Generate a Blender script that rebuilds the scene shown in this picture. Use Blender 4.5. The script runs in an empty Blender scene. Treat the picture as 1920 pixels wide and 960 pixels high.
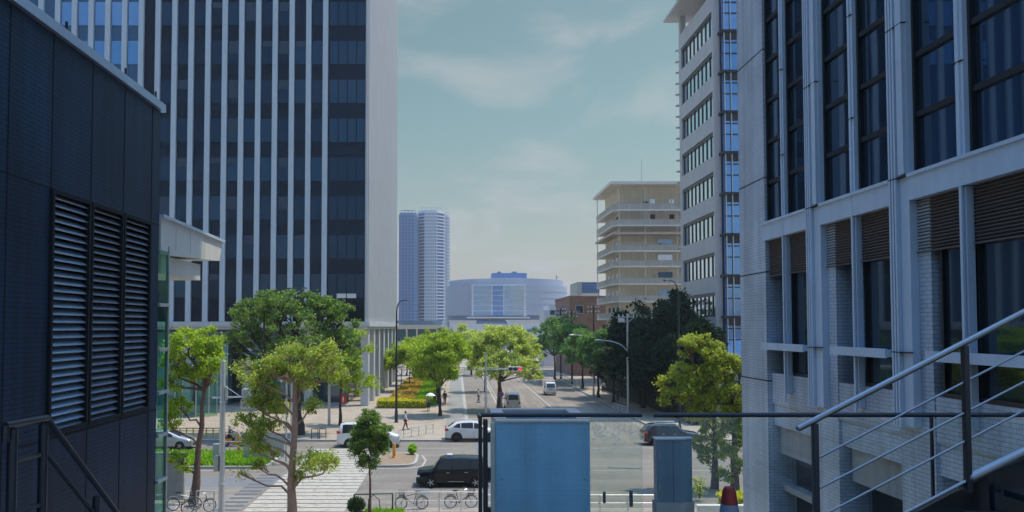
import bpy, bmesh, math, random
from mathutils import Vector, Matrix
import numpy as np
random.seed(7)
SC = bpy.context.scene
COL = SC.collection
R = math.radians

# ------------------------------------------------------------------ camera
F = 1450.0; CX = 855.0; HOR = 613.0; EYE = 9.5; PITCH = R(2.2)
Y0 = HOR - F * math.tan(PITCH)
cam = bpy.data.cameras.new("camera"); camo = bpy.data.objects.new("camera", cam); COL.objects.link(camo)
camo.location = (0, 0, EYE); camo.rotation_euler = (R(90) + PITCH, 0, 0)
cam.sensor_width = 36; cam.lens = F / 1920 * 36
cam.shift_x = (960 - CX) / 1920; cam.shift_y = (Y0 - 480) / 1920
cam.clip_start = 0.1; cam.clip_end = 6000
SC.camera = camo

def ray(px, py):
    a = (px - CX) / F; b = (Y0 - py) / F
    c, s = math.cos(PITCH), math.sin(PITCH)
    return Vector((a, c - b * s, s + b * c))
def A(px, py, Y):            # point at distance Y in front of the viewpoint
    d = ray(px, py); k = Y / d.y
    return Vector((d.x * k, Y, EYE + d.z * k))
def G(px, py, z=0.0):        # point on the ground
    d = ray(px, py); k = (z - EYE) / d.z
    return Vector((d.x * k, d.y * k, z))
def PX(px, py, X):           # point on a wall of constant X
    d = ray(px, py); k = X / d.x
    return Vector((X, d.y * k, EYE + d.z * k))

# ------------------------------------------------------------------ materials
def mat(name, col, rough=0.6, metal=0.0, spec=0.5, var=0.0, vscale=3.0, bump=0.0, bscale=30.0, coat=0.0, streak=0.0):
    m = bpy.data.materials.new(name); m.use_nodes = True
    nt = m.node_tree; b = nt.nodes['Principled BSDF']
    b.inputs['Base Color'].default_value = (*col, 1); b.inputs['Roughness'].default_value = rough
    b.inputs['Metallic'].default_value = metal; b.inputs['Specular IOR Level'].default_value = spec
    b.inputs['Coat Weight'].default_value = coat; b.inputs['Coat Roughness'].default_value = 0.05
    if var or bump or streak:
        tc = nt.nodes.new('ShaderNodeTexCoord')
    if var:
        n = nt.nodes.new('ShaderNodeTexNoise'); n.inputs['Scale'].default_value = vscale; n.inputs['Detail'].default_value = 8
        n.inputs['Roughness'].default_value = 0.65
        nt.links.new(tc.outputs['Object'], n.inputs['Vector'])
        r = nt.nodes.new('ShaderNodeMapRange'); r.inputs[1].default_value = 0.25; r.inputs[2].default_value = 0.75
        r.inputs[3].default_value = 1 - var; r.inputs[4].default_value = 1 + var
        nt.links.new(n.outputs['Fac'], r.inputs[0])
        last = r.outputs[0]
        if streak:
            mp = nt.nodes.new('ShaderNodeMapping'); mp.inputs['Scale'].default_value = (2.2, 2.2, 0.12)
            nt.links.new(tc.outputs['Object'], mp.inputs['Vector'])
            n3 = nt.nodes.new('ShaderNodeTexNoise'); n3.inputs['Scale'].default_value = 1.5; n3.inputs['Detail'].default_value = 5
            nt.links.new(mp.outputs[0], n3.inputs['Vector'])
            r3 = nt.nodes.new('ShaderNodeMapRange'); r3.inputs[1].default_value = 0.35; r3.inputs[2].default_value = 0.7
            r3.inputs[3].default_value = 1 - streak; r3.inputs[4].default_value = 1
            nt.links.new(n3.outputs['Fac'], r3.inputs[0])
            mm = nt.nodes.new('ShaderNodeMath'); mm.operation = 'MULTIPLY'
            nt.links.new(last, mm.inputs[0]); nt.links.new(r3.outputs[0], mm.inputs[1]); last = mm.outputs[0]
        x = nt.nodes.new('ShaderNodeVectorMath'); x.operation = 'SCALE'; x.inputs[0].default_value = col
        nt.links.new(last, x.inputs['Scale']); nt.links.new(x.outputs[0], b.inputs['Base Color'])
    if bump:
        n2 = nt.nodes.new('ShaderNodeTexNoise'); n2.inputs['Scale'].default_value = bscale; n2.inputs['Detail'].default_value = 5
        nt.links.new(tc.outputs['Object'], n2.inputs['Vector'])
        bp = nt.nodes.new('ShaderNodeBump'); bp.inputs['Strength'].default_value = bump; bp.inputs['Distance'].default_value = 0.02
        nt.links.new(n2.outputs['Fac'], bp.inputs['Height']); nt.links.new(bp.outputs[0], b.inputs['Normal'])
    return m

def asphalt_mat(name, col, run):
    """worn asphalt: broad repairs, tyre tracks along the run, grit, oil spots"""
    m = mat(name, col, .85); nt = m.node_tree; b = nt.nodes['Principled BSDF']
    g = nt.nodes.new('ShaderNodeNewGeometry')
    def noise(scale, det, lo, hi, a, c, rough=.6):
        mp = nt.nodes.new('ShaderNodeMapping'); mp.inputs['Scale'].default_value = scale
        nt.links.new(g.outputs['Position'], mp.inputs['Vector'])
        n = nt.nodes.new('ShaderNodeTexNoise'); n.inputs['Scale'].default_value = 1; n.inputs['Detail'].default_value = det; n.inputs['Roughness'].default_value = rough
        nt.links.new(mp.outputs[0], n.inputs['Vector'])
        r = nt.nodes.new('ShaderNodeMapRange'); r.inputs[1].default_value = lo; r.inputs[2].default_value = hi; r.inputs[3].default_value = a; r.inputs[4].default_value = c
        nt.links.new(n.outputs['Fac'], r.inputs[0]); return r.outputs[0]
    track = (.05, 1.1, 1) if run == 'x' else (1.1, .05, 1)
    parts = [noise((.16, .16, 1), 3, .4, .6, .90, 1.07), noise(track, 2, .42, .6, .84, 1.05), noise((3, 3, 3), 8, .3, .7, .84, 1.16, .75), noise((.9, .9, 1), 2, .66, .72, 1, .78)]
    cur = parts[0]
    for p in parts[1:]:
        mu = nt.nodes.new('ShaderNodeMath'); mu.operation = 'MULTIPLY'; nt.links.new(cur, mu.inputs[0]); nt.links.new(p, mu.inputs[1]); cur = mu.outputs[0]
    v = nt.nodes.new('ShaderNodeTexVoronoi'); v.feature = 'DISTANCE_TO_EDGE'; v.inputs['Scale'].default_value = .22
    w = nt.nodes.new('ShaderNodeTexNoise'); w.inputs['Scale'].default_value = 1.2; w.inputs['Detail'].default_value = 4
    nt.links.new(g.outputs['Position'], w.inputs['Vector'])
    mixv = nt.nodes.new('ShaderNodeVectorMath'); mixv.operation = 'MULTIPLY_ADD'; mixv.inputs[1].default_value = (1.2, 1.2, 0)
    nt.links.new(w.outputs['Color'], mixv.inputs[0]); nt.links.new(g.outputs['Position'], mixv.inputs[2]); nt.links.new(mixv.outputs[0], v.inputs['Vector'])
    cr = nt.nodes.new('ShaderNodeMapRange'); cr.inputs[1].default_value = .002; cr.inputs[2].default_value = .007; cr.inputs[3].default_value = .62; cr.inputs[4].default_value = 1
    nt.links.new(v.outputs['Distance'], cr.inputs[0])
    mu = nt.nodes.new('ShaderNodeMath'); mu.operation = 'MULTIPLY'; nt.links.new(cur, mu.inputs[0]); nt.links.new(cr.outputs[0], mu.inputs[1])
    x = nt.nodes.new('ShaderNodeVectorMath'); x.operation = 'SCALE'; x.inputs[0].default_value = col
    nt.links.new(mu.outputs[0], x.inputs['Scale']); nt.links.new(x.outputs[0], b.inputs['Base Color'])
    return m
def worn_paint(name, col):
    m = mat(name, col, .65, var=.16, vscale=2); nt = m.node_tree; b = nt.nodes['Principled BSDF']
    g = nt.nodes.new('ShaderNodeNewGeometry'); n = nt.nodes.new('ShaderNodeTexNoise'); n.inputs['Scale'].default_value = 2.6; n.inputs['Detail'].default_value = 9; n.inputs['Roughness'].default_value = .75
    nt.links.new(g.outputs['Position'], n.inputs['Vector'])
    r = nt.nodes.new('ShaderNodeMapRange'); r.inputs[1].default_value = .52; r.inputs[2].default_value = .68; r.inputs[3].default_value = 0; r.inputs[4].default_value = .75
    nt.links.new(n.outputs['Fac'], r.inputs[0])
    t = nt.nodes.new('ShaderNodeBsdfTransparent'); ms = nt.nodes.new('ShaderNodeMixShader')
    nt.links.new(r.outputs[0], ms.inputs[0]); nt.links.new(b.outputs[0], ms.inputs[1]); nt.links.new(t.outputs[0], ms.inputs[2])
    nt.links.new(ms.outputs[0], nt.nodes['Material Output'].inputs['Surface'])
    return m
def tile_mat(name, col, col2, mortar, bw, bh, gap, rough=0.35, offset=0.0, bump=0.6, flat=False, spec=0.5, dirt=0.15, streak=0.0):
    """ceramic tiles / pavers laid along the wall; u = x+y, v = z (flat: u = x, v = y)"""
    m = bpy.data.materials.new(name); m.use_nodes = True
    nt = m.node_tree; b = nt.nodes['Principled BSDF']; b.inputs['Roughness'].default_value = rough
    b.inputs['Specular IOR Level'].default_value = spec
    g = nt.nodes.new('ShaderNodeNewGeometry'); s = nt.nodes.new('ShaderNodeSeparateXYZ')
    nt.links.new(g.outputs['Position'], s.inputs[0])
    c = nt.nodes.new('ShaderNodeCombineXYZ')
    if flat:
        nt.links.new(s.outputs[0], c.inputs[0]); nt.links.new(s.outputs[1], c.inputs[1])
    else:
        ad = nt.nodes.new('ShaderNodeMath'); ad.operation = 'ADD'
        nt.links.new(s.outputs[0], ad.inputs[0]); nt.links.new(s.outputs[1], ad.inputs[1])
        nt.links.new(ad.outputs[0], c.inputs[0]); nt.links.new(s.outputs[2], c.inputs[1])
    br = nt.nodes.new('ShaderNodeTexBrick'); br.offset = offset
    br.inputs['Scale'].default_value = 1; br.inputs['Brick Width'].default_value = bw; br.inputs['Row Height'].default_value = bh
    br.inputs['Mortar Size'].default_value = gap; br.inputs['Mortar Smooth'].default_value = 0.1
    br.inputs['Color1'].default_value = (*col, 1); br.inputs['Color2'].default_value = (*col2, 1); br.inputs['Mortar'].default_value = (*mortar, 1)
    nt.links.new(c.outputs[0], br.inputs['Vector'])
    n = nt.nodes.new('ShaderNodeTexNoise'); n.inputs['Scale'].default_value = 0.7; n.inputs['Detail'].default_value = 8
    nt.links.new(g.outputs['Position'], n.inputs['Vector'])
    r = nt.nodes.new('ShaderNodeMapRange'); r.inputs[1].default_value = 0.3; r.inputs[2].default_value = 0.7
    r.inputs[3].default_value = 1 - dirt; r.inputs[4].default_value = 1 + dirt
    nt.links.new(n.outputs['Fac'], r.inputs[0])
    x = nt.nodes.new('ShaderNodeVectorMath'); x.operation = 'SCALE'
    last = r.outputs[0]
    if streak:
        mp = nt.nodes.new('ShaderNodeMapping'); mp.inputs['Scale'].default_value = (2.6, 2.6, .10); nt.links.new(g.outputs['Position'], mp.inputs['Vector'])
        n3 = nt.nodes.new('ShaderNodeTexNoise'); n3.inputs['Scale'].default_value = 1.4; n3.inputs['Detail'].default_value = 6; nt.links.new(mp.outputs[0], n3.inputs['Vector'])
        r3 = nt.nodes.new('ShaderNodeMapRange'); r3.inputs[1].default_value = .35; r3.inputs[2].default_value = .68; r3.inputs[3].default_value = 1 - streak; r3.inputs[4].default_value = 1 + streak * .4
        nt.links.new(n3.outputs['Fac'], r3.inputs[0]); mm = nt.nodes.new('ShaderNodeMath'); mm.operation = 'MULTIPLY'
        nt.links.new(last, mm.inputs[0]); nt.links.new(r3.outputs[0], mm.inputs[1]); last = mm.outputs[0]
    nt.links.new(br.outputs['Color'], x.inputs[0]); nt.links.new(last, x.inputs['Scale'])
    nt.links.new(x.outputs[0], b.inputs['Base Color'])
    bp = nt.nodes.new('ShaderNodeBump'); bp.inputs['Strength'].default_value = bump; bp.inputs['Distance'].default_value = 0.006; bp.invert = True
    nt.links.new(br.outputs['Fac'], bp.inputs['Height']); nt.links.new(bp.outputs[0], b.inputs['Normal'])
    return m

def leaf_mat(name, c1, c2, trans=0.35, spec=0.25):
    m = bpy.data.materials.new(name); m.use_nodes = True
    nt = m.node_tree; b = nt.nodes['Principled BSDF']; b.inputs['Roughness'].default_value = 0.45
    b.inputs['Specular IOR Level'].default_value = spec
    g = nt.nodes.new('ShaderNodeNewGeometry')
    n = nt.nodes.new('ShaderNodeTexNoise'); n.inputs['Scale'].default_value = 0.9; n.inputs['Detail'].default_value = 3
    nt.links.new(g.outputs['Position'], n.inputs['Vector'])
    ad = nt.nodes.new('ShaderNodeMath'); ad.operation = 'ADD'
    nt.links.new(g.outputs['Random Per Island'], ad.inputs[0]); nt.links.new(n.outputs['Fac'], ad.inputs[1])
    r = nt.nodes.new('ShaderNodeMapRange'); r.inputs[1].default_value = 0.3; r.inputs[2].default_value = 1.5
    nt.links.new(ad.outputs[0], r.inputs[0])
    mx = nt.nodes.new('ShaderNodeMix'); mx.data_type = 'RGBA'
    mx.inputs[6].default_value = (*c1, 1); mx.inputs[7].default_value = (*c2, 1)
    nt.links.new(r.outputs[0], mx.inputs[0]); nt.links.new(mx.outputs[2], b.inputs['Base Color'])
    t = nt.nodes.new('ShaderNodeBsdfTranslucent')
    sc = nt.nodes.new('ShaderNodeVectorMath'); sc.operation = 'MULTIPLY'; sc.inputs[1].default_value = (2.0, 1.7, 0.6)
    nt.links.new(mx.outputs[2], sc.inputs[0]); nt.links.new(sc.outputs[0], t.inputs['Color'])
    ms = nt.nodes.new('ShaderNodeMixShader'); ms.inputs[0].default_value = trans
    nt.links.new(b.outputs[0], ms.inputs[1]); nt.links.new(t.outputs[0], ms.inputs[2])
    nt.links.new(ms.outputs[0], nt.nodes['Material Output'].inputs['Surface'])
    return m

def pane_mat(name, tint, refl=0.12, refl_k=.8, rough=0.02, opacity=0.0, film=(0.6, 0.65, 0.6)):
    """thin clear glass: tinted see-through plus mirror reflection (plus a dirt film)"""
    m = bpy.data.materials.new(name); m.use_nodes = True
    nt = m.node_tree; nt.nodes.remove(nt.nodes['Principled BSDF'])
    tr = nt.nodes.new('ShaderNodeBsdfTransparent'); tr.inputs[0].default_value = (*tint, 1)
    gl = nt.nodes.new('ShaderNodeBsdfGlossy'); gl.inputs['Roughness'].default_value = rough
    fr = nt.nodes.new('ShaderNodeFresnel'); fr.inputs[0].default_value = 1.45
    mu = nt.nodes.new('ShaderNodeMath'); mu.operation = 'MULTIPLY_ADD'; mu.inputs[1].default_value = refl_k; mu.inputs[2].default_value = refl * 0.3
    nt.links.new(fr.outputs[0], mu.inputs[0])
    ms = nt.nodes.new('ShaderNodeMixShader'); nt.links.new(mu.outputs[0], ms.inputs[0])
    nt.links.new(tr.outputs[0], ms.inputs[1]); nt.links.new(gl.outputs[0], ms.inputs[2])
    out = ms
    if opacity:
        d = nt.nodes.new('ShaderNodeBsdfDiffuse'); d.inputs[0].default_value = (*film, 1)
        tc = nt.nodes.new('ShaderNodeTexCoord'); n = nt.nodes.new('ShaderNodeTexNoise'); n.inputs['Scale'].default_value = 3; n.inputs['Detail'].default_value = 6
        nt.links.new(tc.outputs['Object'], n.inputs[0])
        r = nt.nodes.new('ShaderNodeMapRange'); r.inputs[1].default_value = .3; r.inputs[2].default_value = .75; r.inputs[3].default_value = opacity * .3; r.inputs[4].default_value = opacity
        nt.links.new(n.outputs['Fac'], r.inputs[0])
        out = nt.nodes.new('ShaderNodeMixShader'); nt.links.new(r.outputs[0], out.inputs[0])
        nt.links.new(ms.outputs[0], out.inputs[1]); nt.links.new(d.outputs[0], out.inputs[2])
    nt.links.new(out.outputs[0], nt.nodes['Material Output'].inputs['Surface'])
    return m

def facade_glass(name, col, metal, rough=0.04, wob=0.02):
    m = mat(name, col, rough, metal)
    nt = m.node_tree; b = nt.nodes['Principled BSDF']
    g = nt.nodes.new('ShaderNodeNewGeometry'); n = nt.nodes.new('ShaderNodeTexNoise'); n.inputs['Scale'].default_value = 0.35
    nt.links.new(g.outputs['Position'], n.inputs['Vector'])
    bp = nt.nodes.new('ShaderNodeBump'); bp.inputs['Strength'].default_value = wob * 5; bp.inputs['Distance'].default_value = 0.2
    nt.links.new(n.outputs['Fac'], bp.inputs['Height']); nt.links.new(bp.outputs[0], b.inputs['Normal'])
    return m

def emit(name, col, s):
    m = bpy.data.materials.new(name); m.use_nodes = True
    b = m.node_tree.nodes['Principled BSDF']; b.inputs['Base Color'].default_value = (*col, 1)
    b.inputs['Emission Color'].default_value = (*col, 1); b.inputs['Emission Strength'].default_value = s
    return m

M = {}
M['asphalt'] = asphalt_mat('asphalt', (.200, .178, .155), 'x')
M['asphalt_pale'] = asphalt_mat('asphalt_pale', (.235, .215, .19), 'x')
M['asphalt_dark'] = mat('asphalt_dark', (.155, .16, .17), .85, var=.12, vscale=1.2)
M['asphalt_road'] = asphalt_mat('asphalt_road', (.228, .198, .168), 'y')
M['paint'] = worn_paint('paint', (.41, .385, .335))
M['ground'] = mat('ground', (.22, .22, .21), .9, var=.2, vscale=.3)
M['paver'] = tile_mat('paver', (.36, .305, .245), (.325, .275, .22), (.19, .17, .145), .6, .3, .012, .8, .5, .3, True)
M['paver_band'] = tile_mat('paver_band', (.25, .25, .25), (.22, .22, .22), (.15, .15, .15), .3, .3, .01, .8, .5, .3, True)
M['kerb'] = mat('kerb', (.34, .335, .32), .8, var=.15, vscale=2)
M['earth'] = mat('earth', (.24, .18, .12), .95, var=.25, vscale=2)
M['concrete'] = mat('concrete', (.36, .36, .35), .8, var=.15, vscale=1.5, bump=.2, streak=.25)
M['tile_pale'] = tile_mat('tile_pale', (.49, .56, .65), (.45, .515, .60), (.22, .26, .31), .235, .075, .0055, .3, .5, .8, dirt=.18, streak=.22)
M['tile_dark'] = tile_mat('tile_dark', (.010, .043, .098), (.009, .038, .088), (.004, .018, .040), .20, .062, .006, .42, .5, .7, dirt=.3, spec=.12, streak=.35)
M['tile_blue'] = tile_mat('tile_blue', (.20, .45, .64), (.19, .43, .62), (.165, .39, .56), .045, .045, .002, .3, 0, .3, dirt=.35, streak=.2)
M['alu'] = mat('alu', (.42, .52, .68), .32, .75, var=.06, vscale=2, streak=.1)
M['alu_white'] = mat('alu_white', (.52, .63, .76), .4, .1, var=.06, vscale=1.5, streak=.12)
M['steel'] = mat('steel', (.25, .265, .29), .36, 1.0, var=.06, vscale=8)
M['steel_galv'] = mat('steel_galv', (.50, .53, .55), .45, .6, var=.12, vscale=6)
M['steel_dark'] = mat('steel_dark', (.035, .04, .05), .35, .5, var=.1, vscale=8)
M['black_paint'] = mat('black_paint', (.012, .013, .016), .4)
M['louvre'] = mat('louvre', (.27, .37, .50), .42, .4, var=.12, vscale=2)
M['louvre_shaded'] = mat('louvre_shaded', (.17, .21, .27), .45, .4, var=.15, vscale=2)  # darker copy of louvre: shade on two panels put into the colour
M['louvre_dark'] = mat('louvre_dark', (.125, .11, .105), .5, .3, var=.1)
M['slab_white'] = mat('slab_white', (.72, .70, .64), .7, var=.06, streak=.1)
M['void'] = mat('void', (.008, .009, .012), .9)
M['glass_tower'] = facade_glass('glass_tower', (.015, .046, .108), .7, .04, .01)
M['glass_spandrel'] = facade_glass('glass_spandrel', (.007, .019, .047), .75, .12)
M['spandrel_blue'] = facade_glass('spandrel_blue', (.05, .13, .27), .3, .10)
M['blind'] = mat('blind', (.016, .042, .085), .4)
M['glass_tower_pale'] = facade_glass('glass_tower_pale', (.024, .072, .155), .7, .04, .01)
M['glass_tower_dim'] = facade_glass('glass_tower_dim', (.010, .030, .072), .7, .04, .01)
M['glass_dark'] = facade_glass('glass_dark', (.085, .135, .205), .85, .02, .0015)
M['glass_low'] = facade_glass('glass_low', (.085, .115, .14), .8, .03, .002)
M['glass_blue'] = facade_glass('glass_blue', (.20, .42, .90), .9)
M['glass_sky'] = facade_glass('glass_sky', (.75, .85, .92), .95)
M['glass_lobby'] = facade_glass('glass_lobby', (.10, .16, .19), .6)
M['glass_teal'] = facade_glass('glass_teal', (.14, .30, .34), .4)
M['white_fin'] = mat('white_fin', (.50, .58, .66), .45, var=.05, vscale=1, streak=.08)
M['white_wall'] = mat('white_wall', (.52, .53, .55), .6, var=.06, vscale=.4, streak=.1)
M['panel_white'] = mat('panel_white', (.66, .67, .66), .5, var=.04, vscale=1.5, streak=.1)
M['beige'] = mat('beige', (.74, .65, .51), .8, var=.08, vscale=.6, streak=.15)
M['beige_pink'] = mat('beige_pink', (.52, .44, .37), .8, var=.08, vscale=.6, streak=.1)
M['brick'] = tile_mat('brick', (.29, .165, .125), (.255, .145, .11), (.26, .19, .16), .45, .15, .02, .8, .5, .4)
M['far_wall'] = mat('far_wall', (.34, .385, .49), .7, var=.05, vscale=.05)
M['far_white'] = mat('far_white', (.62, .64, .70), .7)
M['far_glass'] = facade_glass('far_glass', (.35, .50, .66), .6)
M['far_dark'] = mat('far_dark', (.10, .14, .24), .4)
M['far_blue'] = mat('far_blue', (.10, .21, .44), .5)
M['bark'] = mat('bark', (.12, .075, .055), .9, var=.35, vscale=5, bump=.8, bscale=14)
M['bark_pink'] = mat('bark_pink', (.30, .20, .155), .9, var=.3, vscale=5, bump=.8, bscale=14)
M['bark_dark'] = mat('bark_dark', (.045, .035, .03), .9, var=.3, vscale=5, bump=.8, bscale=14)
M['leaf_bright'] = leaf_mat('leaf_bright', (.10, .21, .018), (.36, .50, .08), .55)
M['leaf_dark'] = leaf_mat('leaf_dark', (.022, .062, .018), (.065, .13, .035), .25)
M['leaf_olive'] = leaf_mat('leaf_olive', (.18, .28, .07), (.47, .59, .23), .5)
M['leaf_yellow'] = leaf_mat('leaf_yellow', (.09, .16, .018), (.38, .46, .085), .42)
M['leaf_mid'] = leaf_mat('leaf_mid', (.035, .11, .022), (.20, .32, .09), .38)
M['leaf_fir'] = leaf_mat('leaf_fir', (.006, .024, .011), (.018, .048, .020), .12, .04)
M['leaf_pollard'] = leaf_mat('leaf_pollard', (.10, .19, .03), (.38, .48, .14), .5)
M['leaf_ginkgo'] = leaf_mat('leaf_ginkgo', (.035, .12, .03), (.15, .31, .10), .38)
M['grass'] = leaf_mat('grass', (.14, .34, .02), (.30, .52, .05), .4)
M['hedge_yellow'] = leaf_mat('hedge_yellow', (.32, .38, .014), (.60, .60, .04), .4)
M['cover_orange'] = leaf_mat('cover_orange', (.36, .27, .06), (.55, .42, .12), .3)
M['soil_green'] = mat('soil_green', (.12, .22, .03), .95, var=.3, vscale=3)
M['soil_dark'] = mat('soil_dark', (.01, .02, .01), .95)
M['soil_yellow'] = mat('soil_yellow', (.16, .19, .015), .95, var=.3, vscale=3)
M['car_black'] = mat('car_black', (.007, .007, .009), .2, 0, spec=.35, coat=.25)
M['car_white'] = mat('car_white', (.72, .69, .65), .3, 0, coat=1)
M['car_pearl'] = mat('car_pearl', (.66, .66, .61), .3, 0, coat=1)
M['car_silver'] = mat('car_silver', (.42, .44, .46), .3, .5, coat=1)
M['car_beige'] = mat('car_beige', (.50, .50, .46), .3, .2, coat=1)
M['car_navy'] = mat('car_navy', (.018, .022, .032), .25, .2, coat=1)
M['car_glass'] = mat('car_glass', (.022, .028, .032), .05, 0, spec=.5)
M['tyre'] = mat('tyre', (.015, .015, .015), .85)
M['rim'] = mat('rim', (.50, .51, .53), .35, .8)
M['plastic'] = mat('plastic', (.025, .026, .028), .6)
M['lamp_red'] = mat('lamp_red', (.45, .02, .025), .2, coat=1)
M['lamp_clear'] = mat('lamp_clear', (.75, .77, .8), .15, .3, coat=1)
M['plate'] = mat('plate', (.7, .7, .66), .5)
M['plate_yellow'] = mat('plate_yellow', (.7, .55, .08), .5)
M['orange'] = mat('orange', (.75, .24, .02), .45, var=.08, vscale=6)
M['red_paint'] = mat('red_paint', (.62, .035, .02), .4)
M['cone_red'] = mat('cone_red', (.22, .014, .014), .5, var=.15, vscale=9)
M['cone_band'] = mat('cone_band', (.16, .20, .26), .35, var=.1, vscale=14)
M['green_paint'] = mat('green_paint', (.02, .085, .06), .45)
M['sign_grey'] = mat('sign_grey', (.36, .40, .38), .5, .3, var=.08)
M['sign_white'] = mat('sign_white', (.75, .76, .74), .5)
M['sign_blue'] = mat('sign_blue', (.04, .07, .42), .4)
M['skin'] = mat('skin', (.52, .33, .24), .5)
M['hair'] = mat('hair', (.014, .011, .010), .5)
M['cloth_white'] = mat('cloth_white', (.68, .68, .68), .8)
M['cloth_maroon'] = mat('cloth_maroon', (.16, .035, .035), .8)
M['cloth_black'] = mat('cloth_black', (.022, .022, .028), .8)
M['cloth_grey'] = mat('cloth_grey', (.20, .20, .22), .8)
M['cloth_navy'] = mat('cloth_navy', (.035, .045, .09), .8)
M['umbrella_white'] = mat('umbrella_white', (.74, .75, .78), .6)
M['yellow_fence'] = mat('yellow_fence', (.50, .40, .10), .6, var=.15, vscale=4)
M['plaster'] = mat('plaster', (.50, .51, .44), .8, var=.10, vscale=3, bump=.4, bscale=20, streak=.12)
M['cap_pink'] = mat('cap_pink', (.55, .42, .37), .7, var=.1, vscale=3)
M['rust_dark'] = mat('rust_dark', (.09, .035, .03), .7, var=.2)
M['teal_metal'] = mat('teal_metal', (.13, .26, .36), .4, 0, var=.3, vscale=1.2, streak=.5)
M['deck'] = tile_mat('deck', (.30, .30, .30), (.27, .27, .27), (.15, .15, .15), .3, .3, .006, .7, 0, .3, True)
M['sig_red'] = emit('sig_red', (1, .08, .09), .8)
M['sig_off'] = mat('sig_off', (.015, .02, .03), .15, coat=1)
M['pane'] = pane_mat('pane', (.97, 1, .985), .10, opacity=.05, film=(.5, .58, .6), refl_k=.5)
M['rail_glass'] = None
M['pane_green'] = pane_mat('pane_green', (.66, .92, .80), .1, refl_k=.15)
M['glass_core'] = pane_mat('glass_core', (.72, .86, .85), .3)

def film_mat(name, col, see, tint, amp=.12):
    m = bpy.data.materials.new(name); m.use_nodes = True
    nt = m.node_tree; nt.nodes.remove(nt.nodes['Principled BSDF'])
    tr = nt.nodes.new('ShaderNodeBsdfTransparent'); tr.inputs[0].default_value = (*tint, 1)
    d = nt.nodes.new('ShaderNodeBsdfDiffuse'); d.inputs[0].default_value = (*col, 1)
    t = nt.nodes.new('ShaderNodeBsdfTranslucent'); t.inputs[0].default_value = (*col, 1)
    m1 = nt.nodes.new('ShaderNodeMixShader'); m1.inputs[0].default_value = .5; nt.links.new(d.outputs[0], m1.inputs[1]); nt.links.new(t.outputs[0], m1.inputs[2])
    tc = nt.nodes.new('ShaderNodeTexCoord'); n = nt.nodes.new('ShaderNodeTexNoise'); n.inputs['Scale'].default_value = 6; n.inputs['Detail'].default_value = 6
    nt.links.new(tc.outputs['Object'], n.inputs[0])
    r = nt.nodes.new('ShaderNodeMapRange'); r.inputs[1].default_value = .3; r.inputs[2].default_value = .7; r.inputs[3].default_value = 1 - see - amp; r.inputs[4].default_value = 1 - see + amp
    nt.links.new(n.outputs['Fac'], r.inputs[0])
    m2 = nt.nodes.new('ShaderNodeMixShader'); nt.links.new(r.outputs[0], m2.inputs[0]); nt.links.new(tr.outputs[0], m2.inputs[1]); nt.links.new(m1.outputs[0], m2.inputs[2])
    nt.links.new(m2.outputs[0], nt.nodes['Material Output'].inputs['Surface'])
    return m
M['frost'] = film_mat('frost', (.97, .95, .84), .93, (1, 1, .95), .05)
M['rail_glass'] = film_mat('rail_glass', (.74, .72, .68), .24, (.85, .86, .86), .04)
M['frost_flake'] = film_mat('frost_flake', (.97, .97, .93), .78, (1, 1, 1))
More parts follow.
